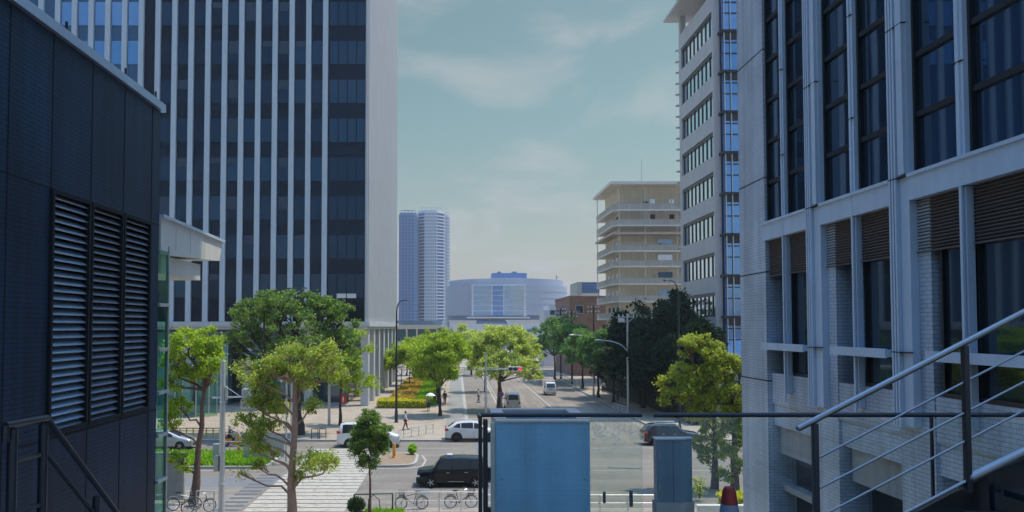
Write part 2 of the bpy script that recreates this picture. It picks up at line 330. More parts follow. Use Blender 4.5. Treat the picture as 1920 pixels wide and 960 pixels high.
# ------------------------------------------------------------------ mesh builder
class MB:
    def __init__(s): s.v = []; s.f = []; s.mi = []; s.sm = []
    def add(s, vs, fs, mi=0, smooth=False):
        o = len(s.v); s.v.extend([tuple(p) for p in vs])
        for f in fs: s.f.append(tuple(i + o for i in f)); s.mi.append(mi); s.sm.append(smooth)
        return s
    def box(s, x0, x1, y0, y1, z0, z1, mi=0):
        if x0 > x1: x0, x1 = x1, x0
        if y0 > y1: y0, y1 = y1, y0
        if z0 > z1: z0, z1 = z1, z0
        vs = [(x, y, z) for z in (z0, z1) for y in (y0, y1) for x in (x0, x1)]
        return s.add(vs, [(0, 2, 3, 1), (4, 5, 7, 6), (0, 1, 5, 4), (2, 6, 7, 3), (0, 4, 6, 2), (1, 3, 7, 5)], mi)
    def bbox(s, x0, x1, y0, y1, z0, z1, r=0.02, mi=0):
        """box with bevelled edges"""
        bm = bmesh.new(); bmesh.ops.create_cube(bm, size=1)
        for v in bm.verts:
            v.co = Vector(((x0 + x1) / 2 + v.co.x * abs(x1 - x0), (y0 + y1) / 2 + v.co.y * abs(y1 - y0), (z0 + z1) / 2 + v.co.z * abs(z1 - z0)))
        bmesh.ops.bevel(bm, geom=bm.edges[:], offset=r, segments=2, affect='EDGES', profile=.6)
        bm.verts.index_update()
        s.add([v.co for v in bm.verts], [[v.index for v in f.verts] for f in bm.faces], mi); bm.free(); return s
    def obox(s, p, q, w, h, mi=0, up=(0, 0, 1)):
        """bar of section w x h from p to q"""
        p, q = Vector(p), Vector(q); d = (q - p).normalized(); up = Vector(up)
        if abs(d.dot(up)) > .98: up = Vector((0, 1, 0))
        a = d.cross(up).normalized(); b = a.cross(d)
        vs = [c + a * i * w / 2 + b * j * h / 2 for c in (p, q) for i, j in ((-1, -1), (1, -1), (1, 1), (-1, 1))]
        return s.add(vs, [(3, 2, 1, 0), (4, 5, 6, 7), (0, 1, 5, 4), (1, 2, 6, 5), (2, 3, 7, 6), (3, 0, 4, 7)], mi)
    def tube(s, pts, r, n=8, mi=0, cap=True):
        pts = [Vector(p) for p in pts]; rr = r if isinstance(r, (list, tuple)) else [r] * len(pts)
        vs = []; ref = None
        for i, p in enumerate(pts):
            d = (pts[min(i + 1, len(pts) - 1)] - pts[max(i - 1, 0)]).normalized()
            if ref is None:
                ref = Vector((1, 0, 0)) if abs(d.x) < .8 else Vector((0, 1, 0))
            a = (ref - d * ref.dot(d)).normalized(); b = d.cross(a); ref = a
            for k in range(n):
                t = 2 * math.pi * k / n; vs.append(p + (a * math.cos(t) + b * math.sin(t)) * rr[i])
        fs = [(i * n + k, i * n + (k + 1) % n, (i + 1) * n + (k + 1) % n, (i + 1) * n + k) for i in range(len(pts) - 1) for k in range(n)]
        s.add(vs, fs, mi, True)
        if cap:
            o = len(s.v) - len(vs)
            s.f.append(tuple(o + k for k in range(n))[::-1]); s.mi.append(mi); s.sm.append(False)
            s.f.append(tuple(o + (len(pts) - 1) * n + k for k in range(n))); s.mi.append(mi); s.sm.append(False)
        return s
    def prism(s, poly, z0, z1, mi=0):
        n = len(poly); vs = [(x, y, z0) for x, y in poly] + [(x, y, z1) for x, y in poly]
        fs = [tuple(range(n))[::-1], tuple(range(n, 2 * n))] + [(i, (i + 1) % n, n + (i + 1) % n, n + i) for i in range(n)]
        return s.add(vs, fs, mi)
    def lathe(s, prof, c=(0, 0, 0), n=16, mi=0, axis='z'):
        vs = []
        for r, z in prof:
            for k in range(n):
                t = 2 * math.pi * k / n
                q = (r * math.cos(t), r * math.sin(t), z)
                if axis == 'x': q = (z, q[0], q[1])
                if axis == 'y': q = (q[0], z, q[1])
                vs.append((q[0] + c[0], q[1] + c[1], q[2] + c[2]))
        m = len(prof)
        fs = [(i * n + k, i * n + (k + 1) % n, (i + 1) * n + (k + 1) % n, (i + 1) * n + k) for i in range(m - 1) for k in range(n)]
        return s.add(vs, fs, mi, True)
    def ball(s, c, rx, ry, rz, mi=0, n=10):
        prof = [(math.sin(math.pi * i / 8), -math.cos(math.pi * i / 8)) for i in range(9)]
        vs = []; c = Vector(c)
        for r, z in prof:
            r = max(r, .001)
            for k in range(n):
                t = 2 * math.pi * k / n; vs.append((c.x + rx * r * math.cos(t), c.y + ry * r * math.sin(t), c.z + rz * z))
        fs = [(i * n + k, i * n + (k + 1) % n, (i + 1) * n + (k + 1) % n, (i + 1) * n + k) for i in range(8) for k in range(n)]
        return s.add(vs, fs, mi, True)
    def build(s, name, mats, parent=None, fixn=True):
        me = bpy.data.meshes.new(name); me.from_pydata(s.v, [], s.f)
        if not isinstance(mats, (list, tuple)): mats = [mats]
        for m in mats: me.materials.append(m)
        me.polygons.foreach_set('material_index', s.mi); me.polygons.foreach_set('use_smooth', s.sm)
        if fixn and len(s.f) < 6000:
            bm = bmesh.new(); bm.from_mesh(me); bmesh.ops.recalc_face_normals(bm, faces=bm.faces[:]); bm.to_mesh(me); bm.free()
        if any(s.sm): me.set_sharp_from_angle(angle=R(40))
        me.update()
        o = bpy.data.objects.new(name, me); COL.objects.link(o)
        if parent is not None:
            o.parent = parent
        return o

def tag(o, label=None, cat=None, group=None, kind=None):
    if label: o['label'] = label
    if cat: o['category'] = cat
    if group: o['group'] = group
    if kind: o['kind'] = kind
    return o
def thing(name, label, cat, loc=(0, 0, 0), rz=0.0, group=None):
    o = bpy.data.objects.new(name, None); COL.objects.link(o); o.empty_display_size = .3
    o.location = loc; o.rotation_euler = (0, 0, rz)
    return tag(o, label, cat, group)
def copy_thing(src, loc, rz=None, label=None, group=None):
    def cp(o, par):
        c = o.copy(); COL.objects.link(c)
        if par is not None: c.parent = par
        for ch in list(o.children): cp(ch, c)
        return c
    c = cp(src, None); c.location = loc
    if rz is not None: c.rotation_euler = (0, 0, rz)
    if label: c['label'] = label
    if group: c['group'] = group
    return c
def struct(name, mb, m, kind='structure', label=None):
    o = mb.build(name, m); o['kind'] = kind
    if label: o['label'] = label
    return o
# ------------------------------------------------------------------ helpers on world coordinates
def wpart(name, mb, m, parent):
    off = Vector((0, 0, 0)); p = parent
    while p is not None:
        off += p.location; p = p.parent
    mb.v = [(x - off.x, y - off.y, z - off.z) for x, y, z in mb.v]
    return mb.build(name, m, parent)

def rpoly(pts, rad):
    """polygon with the corners rounded by the given radii"""
    out = []
    n = len(pts)
    for i, (p, r) in enumerate(zip(pts, rad)):
        p = Vector(p)
        if r == 0: out.append(tuple(p)); continue
        a = (Vector(pts[i - 1]) - p).normalized(); b = (Vector(pts[(i + 1) % n]) - p).normalized()
        p0 = p + a * r; p1 = p + b * r
        for k in range(9):
            t = k / 8; q = p0 * (1 - t) ** 2 + p * 2 * t * (1 - t) + p1 * t * t
            out.append(tuple(q))
    return out

# ------------------------------------------------------------------ ground, roads, pavements
struct('ground', MB().box(-3000, 3000, -400, 3000, -.8, -.012), M['ground'])
struct('cross_street', MB().box(-160, 160, 30, 66, -.011, 0), M['asphalt'])
struct('main_road', MB().box(4.9, 18.4, 64.5, 168, -.007, .004), M['asphalt_road'])
struct('far_street', MB().box(-160, 160, 165, 182, -.003, .008), M['asphalt_road'])
struct('road_patch', MB().box(-30, -11.2, 36.5, 46.2, -.004, .005), M['asphalt_pale'])
struct('asphalt_band', MB().box(-30, -9.8, 46.2, 49.3, -.004, .005), M['asphalt_dark'])
struct('near_pavement', MB().prism(rpoly([(-60, 41.8), (-14.5, 41.8), (-13.2, 37), (-5.9, 37), (-4.9, 40.2), (60, 40.2), (60, -40), (-60, -40)], [0, 1, 1, .8, .8, 0, 0, 0]), -.01, .13), M['paver'])
struct('far_pavement', MB().prism(rpoly([(-160, 64.6), (5.0, 64.6), (5.0, 165), (-160, 165)], [0, 5, 0, 0]), -.01, .13), M['paver'])
struct('right_pavement', MB().prism(rpoly([(160, 64.6), (18.4, 64.6), (18.4, 165), (160, 165)], [0, 6, 0, 0]), -.01, .13), M['paver'])
struct('end_pavement', MB().box(-160, 160, 182, 420, -.01, .12), M['paver'])
kb = MB()
kb.box(4.85, 5.06, 70, 165, 0, .146); kb.box(18.34, 18.55, 71, 165, 0, .146); kb.box(-160, -.5, 64.5, 64.72, 0, .146); kb.box(24, 160, 64.5, 64.72, 0, .146)
kb.box(-4, 60, 40.08, 40.28, 0, .146)
struct('kerb', kb, M['kerb'])
b = MB(); b.box(.9, 1.25, 70.5, 165, .12, .136); struct('path_edge', b, M['kerb'])
b = MB(); b.box(1.25, 4.86, 72, 165, .12, .134); struct('cycle_path', b, M['asphalt'])
b = MB(); b.box(-1.0, .9, 72, 165, .12, .134); struct('paving_band', b, M['paver_band'])
# markings
mk = MB()
y = 37.4
while y < 60.6:
    mk.box(-11.0, -5.75, y, y + .74, 0.003, .009); y += .94
struct('crosswalk', mk, M['paint'])
mk = MB(); y = 37.4
k = 0
M['mark_grey'] = mat('mark_grey', (.10, .105, .125), .8, var=.15, vscale=4)
while y < 50.5:
    mk.box(-12.55, -11.25, y, y + .45, 0.004, .010); y += .95
struct('cycle_crossing', mk, M['mark_grey'])
mk = MB()
mk.box(11.2, 11.38, 84, 150, .006, .010)
for yy in range(70, 84, 3): mk.box(11.2, 11.38, yy, yy + 1.6, .006, .010)
mk.box(5.4, 5.52, 72, 150, .006, .010); mk.box(17.75, 17.87, 72, 150, .006, .010)
for k in range(12):
    mk.box(5.6 + k, 6.1 + k, 152, 157, .006, .010)
mk.box(11.5, 17.6, 80, 80.4, .006, .010)
struct('lane_marking', mk, M['paint'])
mk = MB()
pts = [(-13, 51.7), (-30, 51.7)]
mk.box(-60, -12.6, 51.55, 51.68, .002, .008)
a0 = [(-5.8, 52.35), (-3.2, 52.3), (-2.3, 53.2), (-2.15, 55.5), (-2.5, 57.6)]
for p, q in zip(a0[:-1], a0[1:]): mk.obox((*p, .005), (*q, .005), .14, .006)
mk.obox((-1.1, 53.2, .005), (-.6, 57.2, .005), .14, .006)
for xx in range(2, 40, 6): mk.box(xx, xx + 3.2, 51.6, 51.74, .002, .008)
for xx in range(-9, 40, 6): mk.box(xx, xx + 3.2, 60.9, 61.02, .002, .008) if not -12 < xx < -5 else None
struct('road_line', mk, M['paint'])
# median with grass, refuge island
struct('median_kerb', MB().prism(rpoly([(-60, 52.2), (-12.6, 52.2), (-12.6, 57.4), (-60, 57.4)], [0, 1.5, 1.5, 0]), -.01, .16), M['kerb'])
struct('median_soil', MB().prism(rpoly([(-60, 52.4), (-12.9, 52.4), (-12.9, 57.2), (-60, 57.2)], [0, 1.4, 1.4, 0]), .1, .19), M['soil_green'])
struct('refuge_kerb', MB().prism(rpoly([(-5.6, 52.7), (-2.7, 52.7), (-2.7, 58.2), (-5.6, 58.2)], [.3, 1.6, 1.6, .3]), -.01, .15), M['kerb'])
struct('refuge_paving', MB().prism(rpoly([(-5.4, 52.9), (-2.9, 52.9), (-2.9, 58.0), (-5.4, 58.0)], [.3, 1.5, 1.5, .3]), .1, .156), M['earth'])
# flower beds by the tower
struct('bed_soil', MB().box(-8.6, -3.4, 91.2, 140, .1, .2), M['soil_green'])

# manhole covers and a patched trench
for x, y_, lab in ((-1.6, 49.2, 'round iron manhole cover left of the taxi'), (8.2, 92, 'round iron manhole cover in the lane behind the beige van'), (-8.3, 63.0, 'round iron manhole cover by the far end of the crosswalk')):
    t = thing('manhole_cover', lab, 'manhole cover', (x, y_, .001))
    b = MB(); b.lathe([(.005, .012), (.31, .012), (.31, 0)], (0, 0, 0), 24); b.build('lid', mat('iron', (.07, .065, .06), .6, .4, var=.3, vscale=9), t)
    b = MB(); b.lathe([(.315, 0), (.315, .010), (.38, .010), (.38, 0)], (0, 0, 0), 24); b.build('ring', M['kerb'], t)
struct('trench_patch', MB().box(1.5, 3.4, 43.0, 64.3, -.004, .0045), M['asphalt_dark'])

def scatter_leaves(fn, n, size, seed, aspect=1.7, upb=.3, blade=False):
    """n leaf quads; fn(rng) gives (N,3) positions"""
    rng = np.random.default_rng(seed)
    P = fn(rng, n); n = len(P)
    d = rng.normal(size=(n, 3)); d /= np.linalg.norm(d, axis=1)[:, None]
    if blade:
        u = np.stack([rng.normal(size=n) * .35, rng.normal(size=n) * .35, np.ones(n)], 1)
    else:
        u = d
    u /= np.linalg.norm(u, axis=1)[:, None]
    nrm = rng.normal(size=(n, 3)); nrm[:, 2] += upb * 2
    w = np.cross(nrm, u); w /= np.linalg.norm(w, axis=1)[:, None] + 1e-9
    s = size * (0.45 + 1.1 * rng.random(n) ** 1.5)[:, None]
    L = u * s * .5; W = w * s * .5 / aspect
    bend = np.cross(u, w) * s * .12
    v = np.stack([P - L, P + W - bend, P + L, P - W - bend], 1).reshape(-1, 3)
    return v
def leaf_obj(name, v, m, parent=None):
    n = len(v) // 4
    me = bpy.data.meshes.new(name)
    me.vertices.add(n * 4); me.vertices.foreach_set('co', v.astype(np.float32).ravel())
    me.loops.add(n * 4); me.loops.foreach_set('vertex_index', np.arange(n * 4, dtype=np.int32))
    me.polygons.add(n); me.polygons.foreach_set('loop_start', np.arange(0, n * 4, 4, dtype=np.int32))
    me.materials.append(m); me.update(calc_edges=True); me.validate()
    o = bpy.data.objects.new(name, me); COL.objects.link(o)
    if parent: o.parent = parent
    return o
def rect_fn(x0, x1, y0, y1, z0, z1):
    def fn(rng, n):
        return np.stack([rng.uniform(x0, x1, n), rng.uniform(y0, y1, n), rng.uniform(z0, z1, n)], 1)
    return fn
def hedge_fn(x0, x1, y0, y1, z0, z1):
    def fn(rng, n):
        P = np.stack([rng.uniform(x0, x1, n), rng.uniform(y0, y1, n), z0 + (z1 - z0) * rng.random(n) ** .45], 1)
        P += rng.normal(size=P.shape) * .04
        return P
    return fn
tag(leaf_obj('grass', scatter_leaves(rect_fn(-26, -12.9, 52.5, 57.1, .2, .42), 15000, .42, 1, 3.5, .9, True), M['grass']), 'bright green grass filling the kerbed median', 'grass', kind='stuff')
tag(leaf_obj('ground_cover', scatter_leaves(rect_fn(-8.5, -5.4, 92.6, 138, .2, .5), 9000, .5, 2), M['cover_orange']), 'orange brown ground cover in the bed beside the tower columns', 'ground cover', kind='stuff')
tag(leaf_obj('lawn', scatter_leaves(rect_fn(-5.2, -2.4, 92.6, 140, .2, .42), 9000, .5, 3, 3, .9, True), M['grass']), 'bright green lawn strip beside the tree lined walk', 'lawn', kind='stuff')

def hedge(x0, x1, y0, y1, z1, m, soil, n, size, label, group=None, name='hedge', z0=.13):
    t = thing(name, label, 'hedge', ((x0 + x1) / 2, (y0 + y1) / 2, z0), group=group)
    wpart('core', MB().bbox(x0 + .08, x1 - .08, y0 + .08, y1 - .08, z0, z1 - .08, .1), M[soil], t)
    v = scatter_leaves(hedge_fn(x0, x1, y0, y1, z0, z1), n, size, int(abs(x0 * 31 + y0 * 7)))
    v -= np.array(t.location)
    leaf_obj('foliage', v, M[m], t)
    return t
hedge(-9.1, -3.3, 89.4, 92.4, 1.05, 'hedge_yellow', 'soil_yellow', 6000, .28, 'clipped yellow green hedge at the front of the tower flower bed')
hedge(13.3, 17.5, 38.3, 39.9, 1.15, 'hedge_yellow', 'soil_yellow', 6500, .16, 'bright clipped hedge behind the traffic cone beside the tiled building')
hedge(22.5, 24.5, 74, 92, 2.6, 'leaf_fir', 'soil_dark', 5000, .3, 'added dark hedge standing in for the shade at the feet of the tallest evergreens')  # near-black hedge added to give the deep shade under the evergreens
hedge(22.0, 23.8, 93.5, 118, 2.2, 'leaf_fir', 'soil_dark', 5000, .3, 'added dark hedge standing in for the shade behind the two walkers under the right hand trees')  # second added hedge, its dark leaves stand in for shade
hedge(-20.4, -18.3, 84, 85.2, 1.3, 'hedge_yellow', 'soil_yellow', 2500, .25, 'small yellow hedge in front of the dark lobby')

# ------------------------------------------------------------------ office tower (left)
TX, TY = -10.4, 91.0
tower = thing('office_tower', 'tall dark glass office tower with white vertical fins', 'office building', (-36, TY + 22, 0))
def zt(py): return A(600, py, TY + .6).z
pitch_px = 72.6
core = MB(); core.box(-100, TX - .35, TY + .40, TY + 45, 10.1, 84); wpart('curtain_wall', core, M['glass_spandrel'], tower)
b = MB()
b.box(-100, TX + .25, TY - .3, TY + 45.4, 9.55, 10.12)
b.box(-100, TX + .05, TY - .1, TY + 45.2, 9.2, 9.55)
wpart('soffit', b, M['white_wall'], tower)
# east end wall: fine ribs
b = MB(); b.box(TX - .34, TX - .08, TY + .05, TY + 45, 10.13, 84)
yy = TY + .35
while yy < TY + 44.8:
    b.box(TX - .08, TX + .06, yy, yy + .28, 10.13, 84); yy += .62
wpart('end_wall', b, M['white_wall'], tower)
# fins
fin_px = [290.5 - 31.75 * k for k in range(-10, 10)]
bays = []
for i, px in enumerate(fin_px):
    x = A(px, 400, TY).x
    if x > A(610, 400, TY).x + .2: continue
    w = .30
    f = MB(); f.box(x - w, x + w, TY, TY + .39, 10.13, 84)
    wpart('fin', f, M['white_fin'], tower)
xs = sorted(A(px, 400, TY).x for px in fin_px)
# windows
floors = [(zt(49.6 + pitch_px * k), zt(6 + pitch_px * k)) for k in range(-1, 8)]
other = MB(); cnt = 0
def window(mb_to, x0, x1, z0, z1, m, n=1):
    w = MB()
    for k in range(n):
        a = x0 + (x1 - x0) * k / n; c = x0 + (x1 - x0) * (k + 1) / n - (.12 if n > 1 else 0)
        w.box(a, c, TY + .27, TY + .38, z0, z1)
    return w
for i in range(len(xs) - 1):
    x0, x1 = xs[i] + .38, xs[i + 1] - .38
    left = xs[i] < A(262, 400, TY).x - .5
    if abs(xs[i] - A(258.7, 400, TY).x) < .3: continue        # the blind dark bay
    for k, (z0, z1) in enumerate(floors):
        keep = (not left and k >= 1) or (left and i >= 3 and k in (1, 2))
        w = window(None, x0, x1, z0, z1, None)
        if keep:
            wo_ = wpart('window', w, M['glass_blue'] if left else M[random.choice(['glass_tower', 'glass_tower', 'glass_tower_pale', 'glass_tower_dim'])], tower); cnt += 1  # left wing's bright sky reflection is put in as bluer glass
            if not left and random.random() < .3:
                bl = MB(); hgt_ = random.choice([.25, .4, .55, .8]); bl.box(x0 + .06, x1 - .06, TY + .262, TY + .268, z1 - (z1 - z0) * hgt_, z1 - .03); wpart('blind', bl, M['blind'], wo_)
        elif not left: other.add(w.v, w.f)
wx0, wx1 = A(616, 400, TY).x, A(685, 400, TY).x
for k, (z0, z1) in enumerate(floors):
    wpart('window', window(None, wx0, wx1, z0, z1, None, 4), M['glass_tower_pale' if k < 5 else 'glass_tower'], tower); cnt += 1  # brighter light on the upper floors put in as paler glass
for k in range(3):
    for q in range(1, 3): pass
other_s = wpart('upper_window', other, M['glass_tower'], tower); other_s['kind'] = 'stuff'
b = MB(); b.box(wx1 + .1, TX - .42, TY + .1, TY + .39, 10.13, 84); wpart('corner_post', b, M['steel_dark'], tower)
lwx = A(262, 400, TY).x - .6
b = MB(); b.box(-99.9, lwx, TY + .392, TY + .398, 10.2, 83.9); wpart('wing_spandrel', b, M['spandrel_blue'], tower)  # backing coloured bluer to go with the wing's painted sky reflection
# ground floor
for k, yy in enumerate([92.2, 98.6, 105.2, 112, 119, 126, 133]):
    wpart('column', MB().bbox(TX - .95, TX - .05, yy, yy + 1.7, .13, 9.2, .05), M['white_wall'], tower)
for xx in (-17.6, -24.8, -32, -39.2, -46.4):
    wpart('column', MB().bbox(xx - .45, xx + .45, 92.2, 93.1, .13, 9.2, .05), M['white_wall'], tower)
b = MB(); b.box(-70, -13.4, 97, 135, .13, 9.2)
wpart('lobby_wall', b, M['glass_lobby'], tower)
b = MB()
xx = -69
while xx < -13.4:
    b.box(xx - .04, xx + .04, 96.86, 96.99, .13, 9.2); xx += 2.4
b.box(-70, -13.4, 96.87, 96.985, 3.0, 3.14)
wpart('lobby_mullion', b, M['steel_dark'], tower)
b = MB(); b.box(-36, -27.5, 93.6, 95.4, .13, 8.9); wpart('lobby_bay', b, M['glass_teal'], tower)
b = MB()
for k in range(8): b.box(-36 + k * 1.2, -35.93 + k * 1.2, 93.5, 93.58, .13, 8.9)
wpart('bay_mullion', b, M['steel_galv'], tower)
# white notices near the tower corner
for px in (640, 659):
    p = A(px, 555, TY + .25); wpart('notice', MB().box(p.x - .55, p.x + .55, p.y - .0, p.y + .012, p.z - .25, p.z + .28), M['panel_white'], tower)
# glass drum by the lobby
drum = thing('glass_pavilion', 'small round glass entrance pavilion left of the lobby', 'pavilion', (-27.6, 82.5, .13))
b = MB(); b.lathe([(2.2, 0), (2.2, 5.0)], (0, 0, 0), 20); b.build('glass_wall', M['pane_green'], drum)
b = MB(); b.lathe([(0.01, 5.25), (2.35, 5.25), (2.35, 5.0), (0.01, 5.0)], (0, 0, 0), 20); b.build('roof', M['steel_galv'], drum)
b = MB()
for k in range(10):
    t = k * .628; b.obox((2.21 * math.cos(t), 2.21 * math.sin(t), 0), (2.21 * math.cos(t), 2.21 * math.sin(t), 5), .07, .07)
b.build('frame', M['steel_galv'], drum)

# ------------------------------------------------------------------ dark tiled building (left foreground)
LX, LY = -5.38, 13.95
dark = thing('tiled_building', 'dark blue tiled building with three tall louvre panels', 'building', (-10, 4, 0))
seam = [PX(px, 300, LX).y for px in (97, 172, 233, 285)]
zl0, zl1 = 8.07, 11.34
b = MB()
b.box(-30, LX, -6, seam[0] - .02, 0, 13.42)
b.box(-30, LX, seam[0] - .02, LY, zl1, 13.42)
b.box(-30, LX, seam[0] - .02, LY, 0, zl0)
b.box(-30, LX, seam[3] + .02, LY, zl0, zl1)
b.box(-30, LX - .35, seam[0] - .02, seam[3] + .02, zl0, zl1)
wpart('wall', b, M['tile_dark'], dark)
b = MB()
for yv in seam: b.box(LX - .01, LX + .004, yv - .012, yv + .012, zl1, 13.42); b.box(LX - .01, LX + .004, yv - .012, yv + .012, 0, zl0)
b.box(LX - .01, LX + .004, -6, LY, zl1 - .012, zl1 + .012); b.box(LX - .01, LX + .0043, -6, LY, zl0 - .06, zl0 - .035)
b.box(LX - .01, LX + .004, 9.2, 9.224, 0, 13.4)
wpart('joint', b, M['void'], dark)
b = MB(); b.box(-30, LX + .07, -6, LY + .07, 13.42, 13.56); wpart('coping', b, M['alu'], dark)
for yv in (10.45, 12.35, 13.6):
    b = MB(); b.tube([(LX + .04, yv, 13.5), (LX + .04, yv, 13.68)], .02, 6); wpart('stud', b, M['steel_dark'], dark)
for k in range(3):
    y0, y1 = seam[k] + .03, seam[k + 1] - .05
    fr = MB(); fr.box(LX - .3, LX + .03, y0 - .02, y0 + .03, zl0, zl1); fr.box(LX - .3, LX + .03, y1 - .03, y1 + .02, zl0, zl1)
    fr.box(LX - .3, LX + .03, y0 + .03, y1 - .03, zl1 - .05, zl1 - .003); fr.box(LX - .3, LX + .03, y0 + .03, y1 - .03, zl0 + .003, zl0 + .05)
    fr.box(LX - .345, LX - .30, y0, y1, zl0, zl1)
    f = wpart('louvre_frame', fr, M['void'], dark)
    sl = MB(); n = 31
    for i in range(n):
        z = zl0 + .08 + (zl1 - zl0 - .14) * i / (n - 1)
        sl.obox((LX - .055, y0 + .03, z - .010), (LX - .055, y1 - .03, z - .010), .135, .012, up=(.62, 0, .78))
    wpart('slat', sl, M['louvre' if k == 0 else 'louvre_shaded'], f)  # first panel takes the lit slat colour, the others the shaded one

# glass wing wall and white canopy behind it
wing = thing('glass_screen', 'narrow green glass screen on brackets beyond the dark tiled corner', 'glass screen', (LX, 14.2, 0))
b = MB(); b.box(LX - .02, LX, 14.02, 14.42, .13, 10.9); wpart('pane', b, M['pane_green'], wing)
b = MB(); b.box(LX - .04, LX + .02, 14.42, 14.46, .13, 11.0); wpart('edge_post', b, M['steel_galv'], wing)
for py in (572, 655, 735, 815, 900):
    z = A(298, py, 14.2).z
    b = MB(); b.bbox(LX - .02, LX + .045, 13.97, 14.44, z - .03, z + .03, .01); wpart('bracket', b, M['steel_galv'], wing)
can = thing('white_canopy', 'white panelled canopy jutting out behind the dark tiled building', 'canopy', (-8, 16, 0))
zc0, zc1 = 10.82, 11.50
b = MB(); b.add([(LX, 14.05, zc0), (LX, 17.55, zc0 + .18), (LX, 17.75, zc1 - .06), (LX, 14.05, zc1), (-30, 14.05, zc0), (-30, 17.55, zc0 + .18), (-30, 17.75, zc1 - .06), (-30, 14.05, zc1)],
                [(0, 1, 2, 3), (7, 6, 5, 4), (0, 4, 5, 1), (1, 5, 6, 2), (2, 6, 7, 3), (3, 7, 4, 0)])
wpart('fascia', b, M['panel_white'], can)
b = MB(); b.add([(LX + .05, 14.05, zc1), (LX + .05, 17.8, zc1 - .06), (-30, 17.8, zc1 - .06), (-30, 14.05, zc1), (LX + .05, 14.05, zc1 + .06), (LX + .05, 17.8, zc1), (-30, 17.8, zc1), (-30, 14.05, zc1 + .06)],
                [(0, 1, 2, 3), (7, 6, 5, 4), (0, 4, 5, 1), (1, 5, 6, 2), (2, 6, 7, 3), (3, 7, 4, 0)])
wpart('coping', b, M['alu_white'], can)
b = MB(); b.box(-30, LX - .12, 14.05, 16.6, zc0 - .32, zc0 + .02); wpart('soffit_box', b, M['panel_white'], can)
b = MB()
for yv in (14.8, 15.6, 16.5): b.box(LX - .01, LX + .003, yv, yv + .012, zc0 + .14, zc1 - .07)
wpart('joint', b, M['sign_grey'], can)

# ------------------------------------------------------------------ pale tiled building (right foreground)
RX = 8.0
def ry(px): return PX(px, 600, RX).y
tile = thing('tiled_building', 'pale grey tiled building with metal mullions and dark windows', 'building', (14, 12, 0))
pe, pn = ry(1389), ry(1437)
big = [(ry(1545), ry(1522)), (ry(1714), ry(1682)), (8.6, 9.6)]
ZT = 62
b = MB()
b.box(RX, RX + 20, pn, pe, 0, ZT)                                            # end pier
for (y0, y1) in big[:2]:
    b.box(RX + .10, RX + .72, y0 - .36, y1 + .12, 4, 11.7)                     # tile piers
b.box(RX + .12, RX + .72, 7, pn, 7.55, 8.33)                                  # spandrel
b.box(RX + .16, RX + .72, 7, pn, 7.0, 7.55)
b.box(RX + .75, RX + 20, 4, pn, 0, ZT)                                         # body behind
b.box(RX + .12, RX + .75, 8.9, 9.4, 0, 8.3)
wpart('wall', b, M['tile_pale'], tile)
for z in (16.75, 13.38, 10.92, 8.12):
    b = MB(); b.box(RX - .004, RX + .01, pn - .004, pe, z - .014, z + .014); b.box(RX + .01, RX + 1, pn - .004, pn + .01, z - .014, z + .014); wpart('joint', b, M['void'], tile)
b = MB(); edges = [pn + .02, big[0][1] + .02, big[0][0] - .02, big[1][1] + .02, big[1][0] - .02, 6.5]
for a, c in ((edges[1], edges[0]), (edges[3], edges[2]), (edges[5], edges[4])):
    m_ = (a + c) / 2
    for q0, q1 in ((a, m_ - .01), (m_ + .01, c)):
        f = MB(); f.box(RX - .06, RX + .6, q0, q1, 11.72, 12.13); f.box(RX - .1, RX + .6, q0, q1, 12.13, 12.19)
        wpart('fascia', f, M['alu_white'], tile)
for (y0, y1) in big[:2]:
    f = MB(); f.box(RX - .04, RX + .13, y0, y1, 7.75, ZT)
    for k in range(3):
        yy = y0 + (y1 - y0) * (.55 + .17 * k); f.box(RX - .11, RX - .04, yy, yy + .05, 7.75, ZT)
    f.box(RX - .115, RX - .04, y0 + .02, y0 + .2, 12.2, ZT)
    pl_ = wpart('pilaster', f, M['alu_white'], tile)
    for z in (9.05, 12.16, 14.9, 18.1, 21.3):
        j = MB(); j.box(RX - .116, RX - .02, y0 - .003, y1 + .003, z - .008, z + .008); wpart('joint', j, M['void'], pl_)
small = [ry(1473), ry(1605), ry(1812)]
for yv in small:
    f = MB(); f.box(RX - .02, RX + .13, yv - .10, yv + .10, 12.19, ZT); f.box(RX + .0, RX + .12, yv - .07, yv + .07, 7.9, 11.71)
    f.box(RX - .05, RX - .02, yv - .03, yv + .03, 7.7, ZT)
    pl_ = wpart('mullion', f, M['alu_white'], tile)
    for z in (13.7, 15.8, 17.9, 20.):
        j = MB(); j.box(RX - .056, RX + .0, yv - .104, yv + .104, z - .007, z + .007); wpart('joint', j, M['void'], pl_)
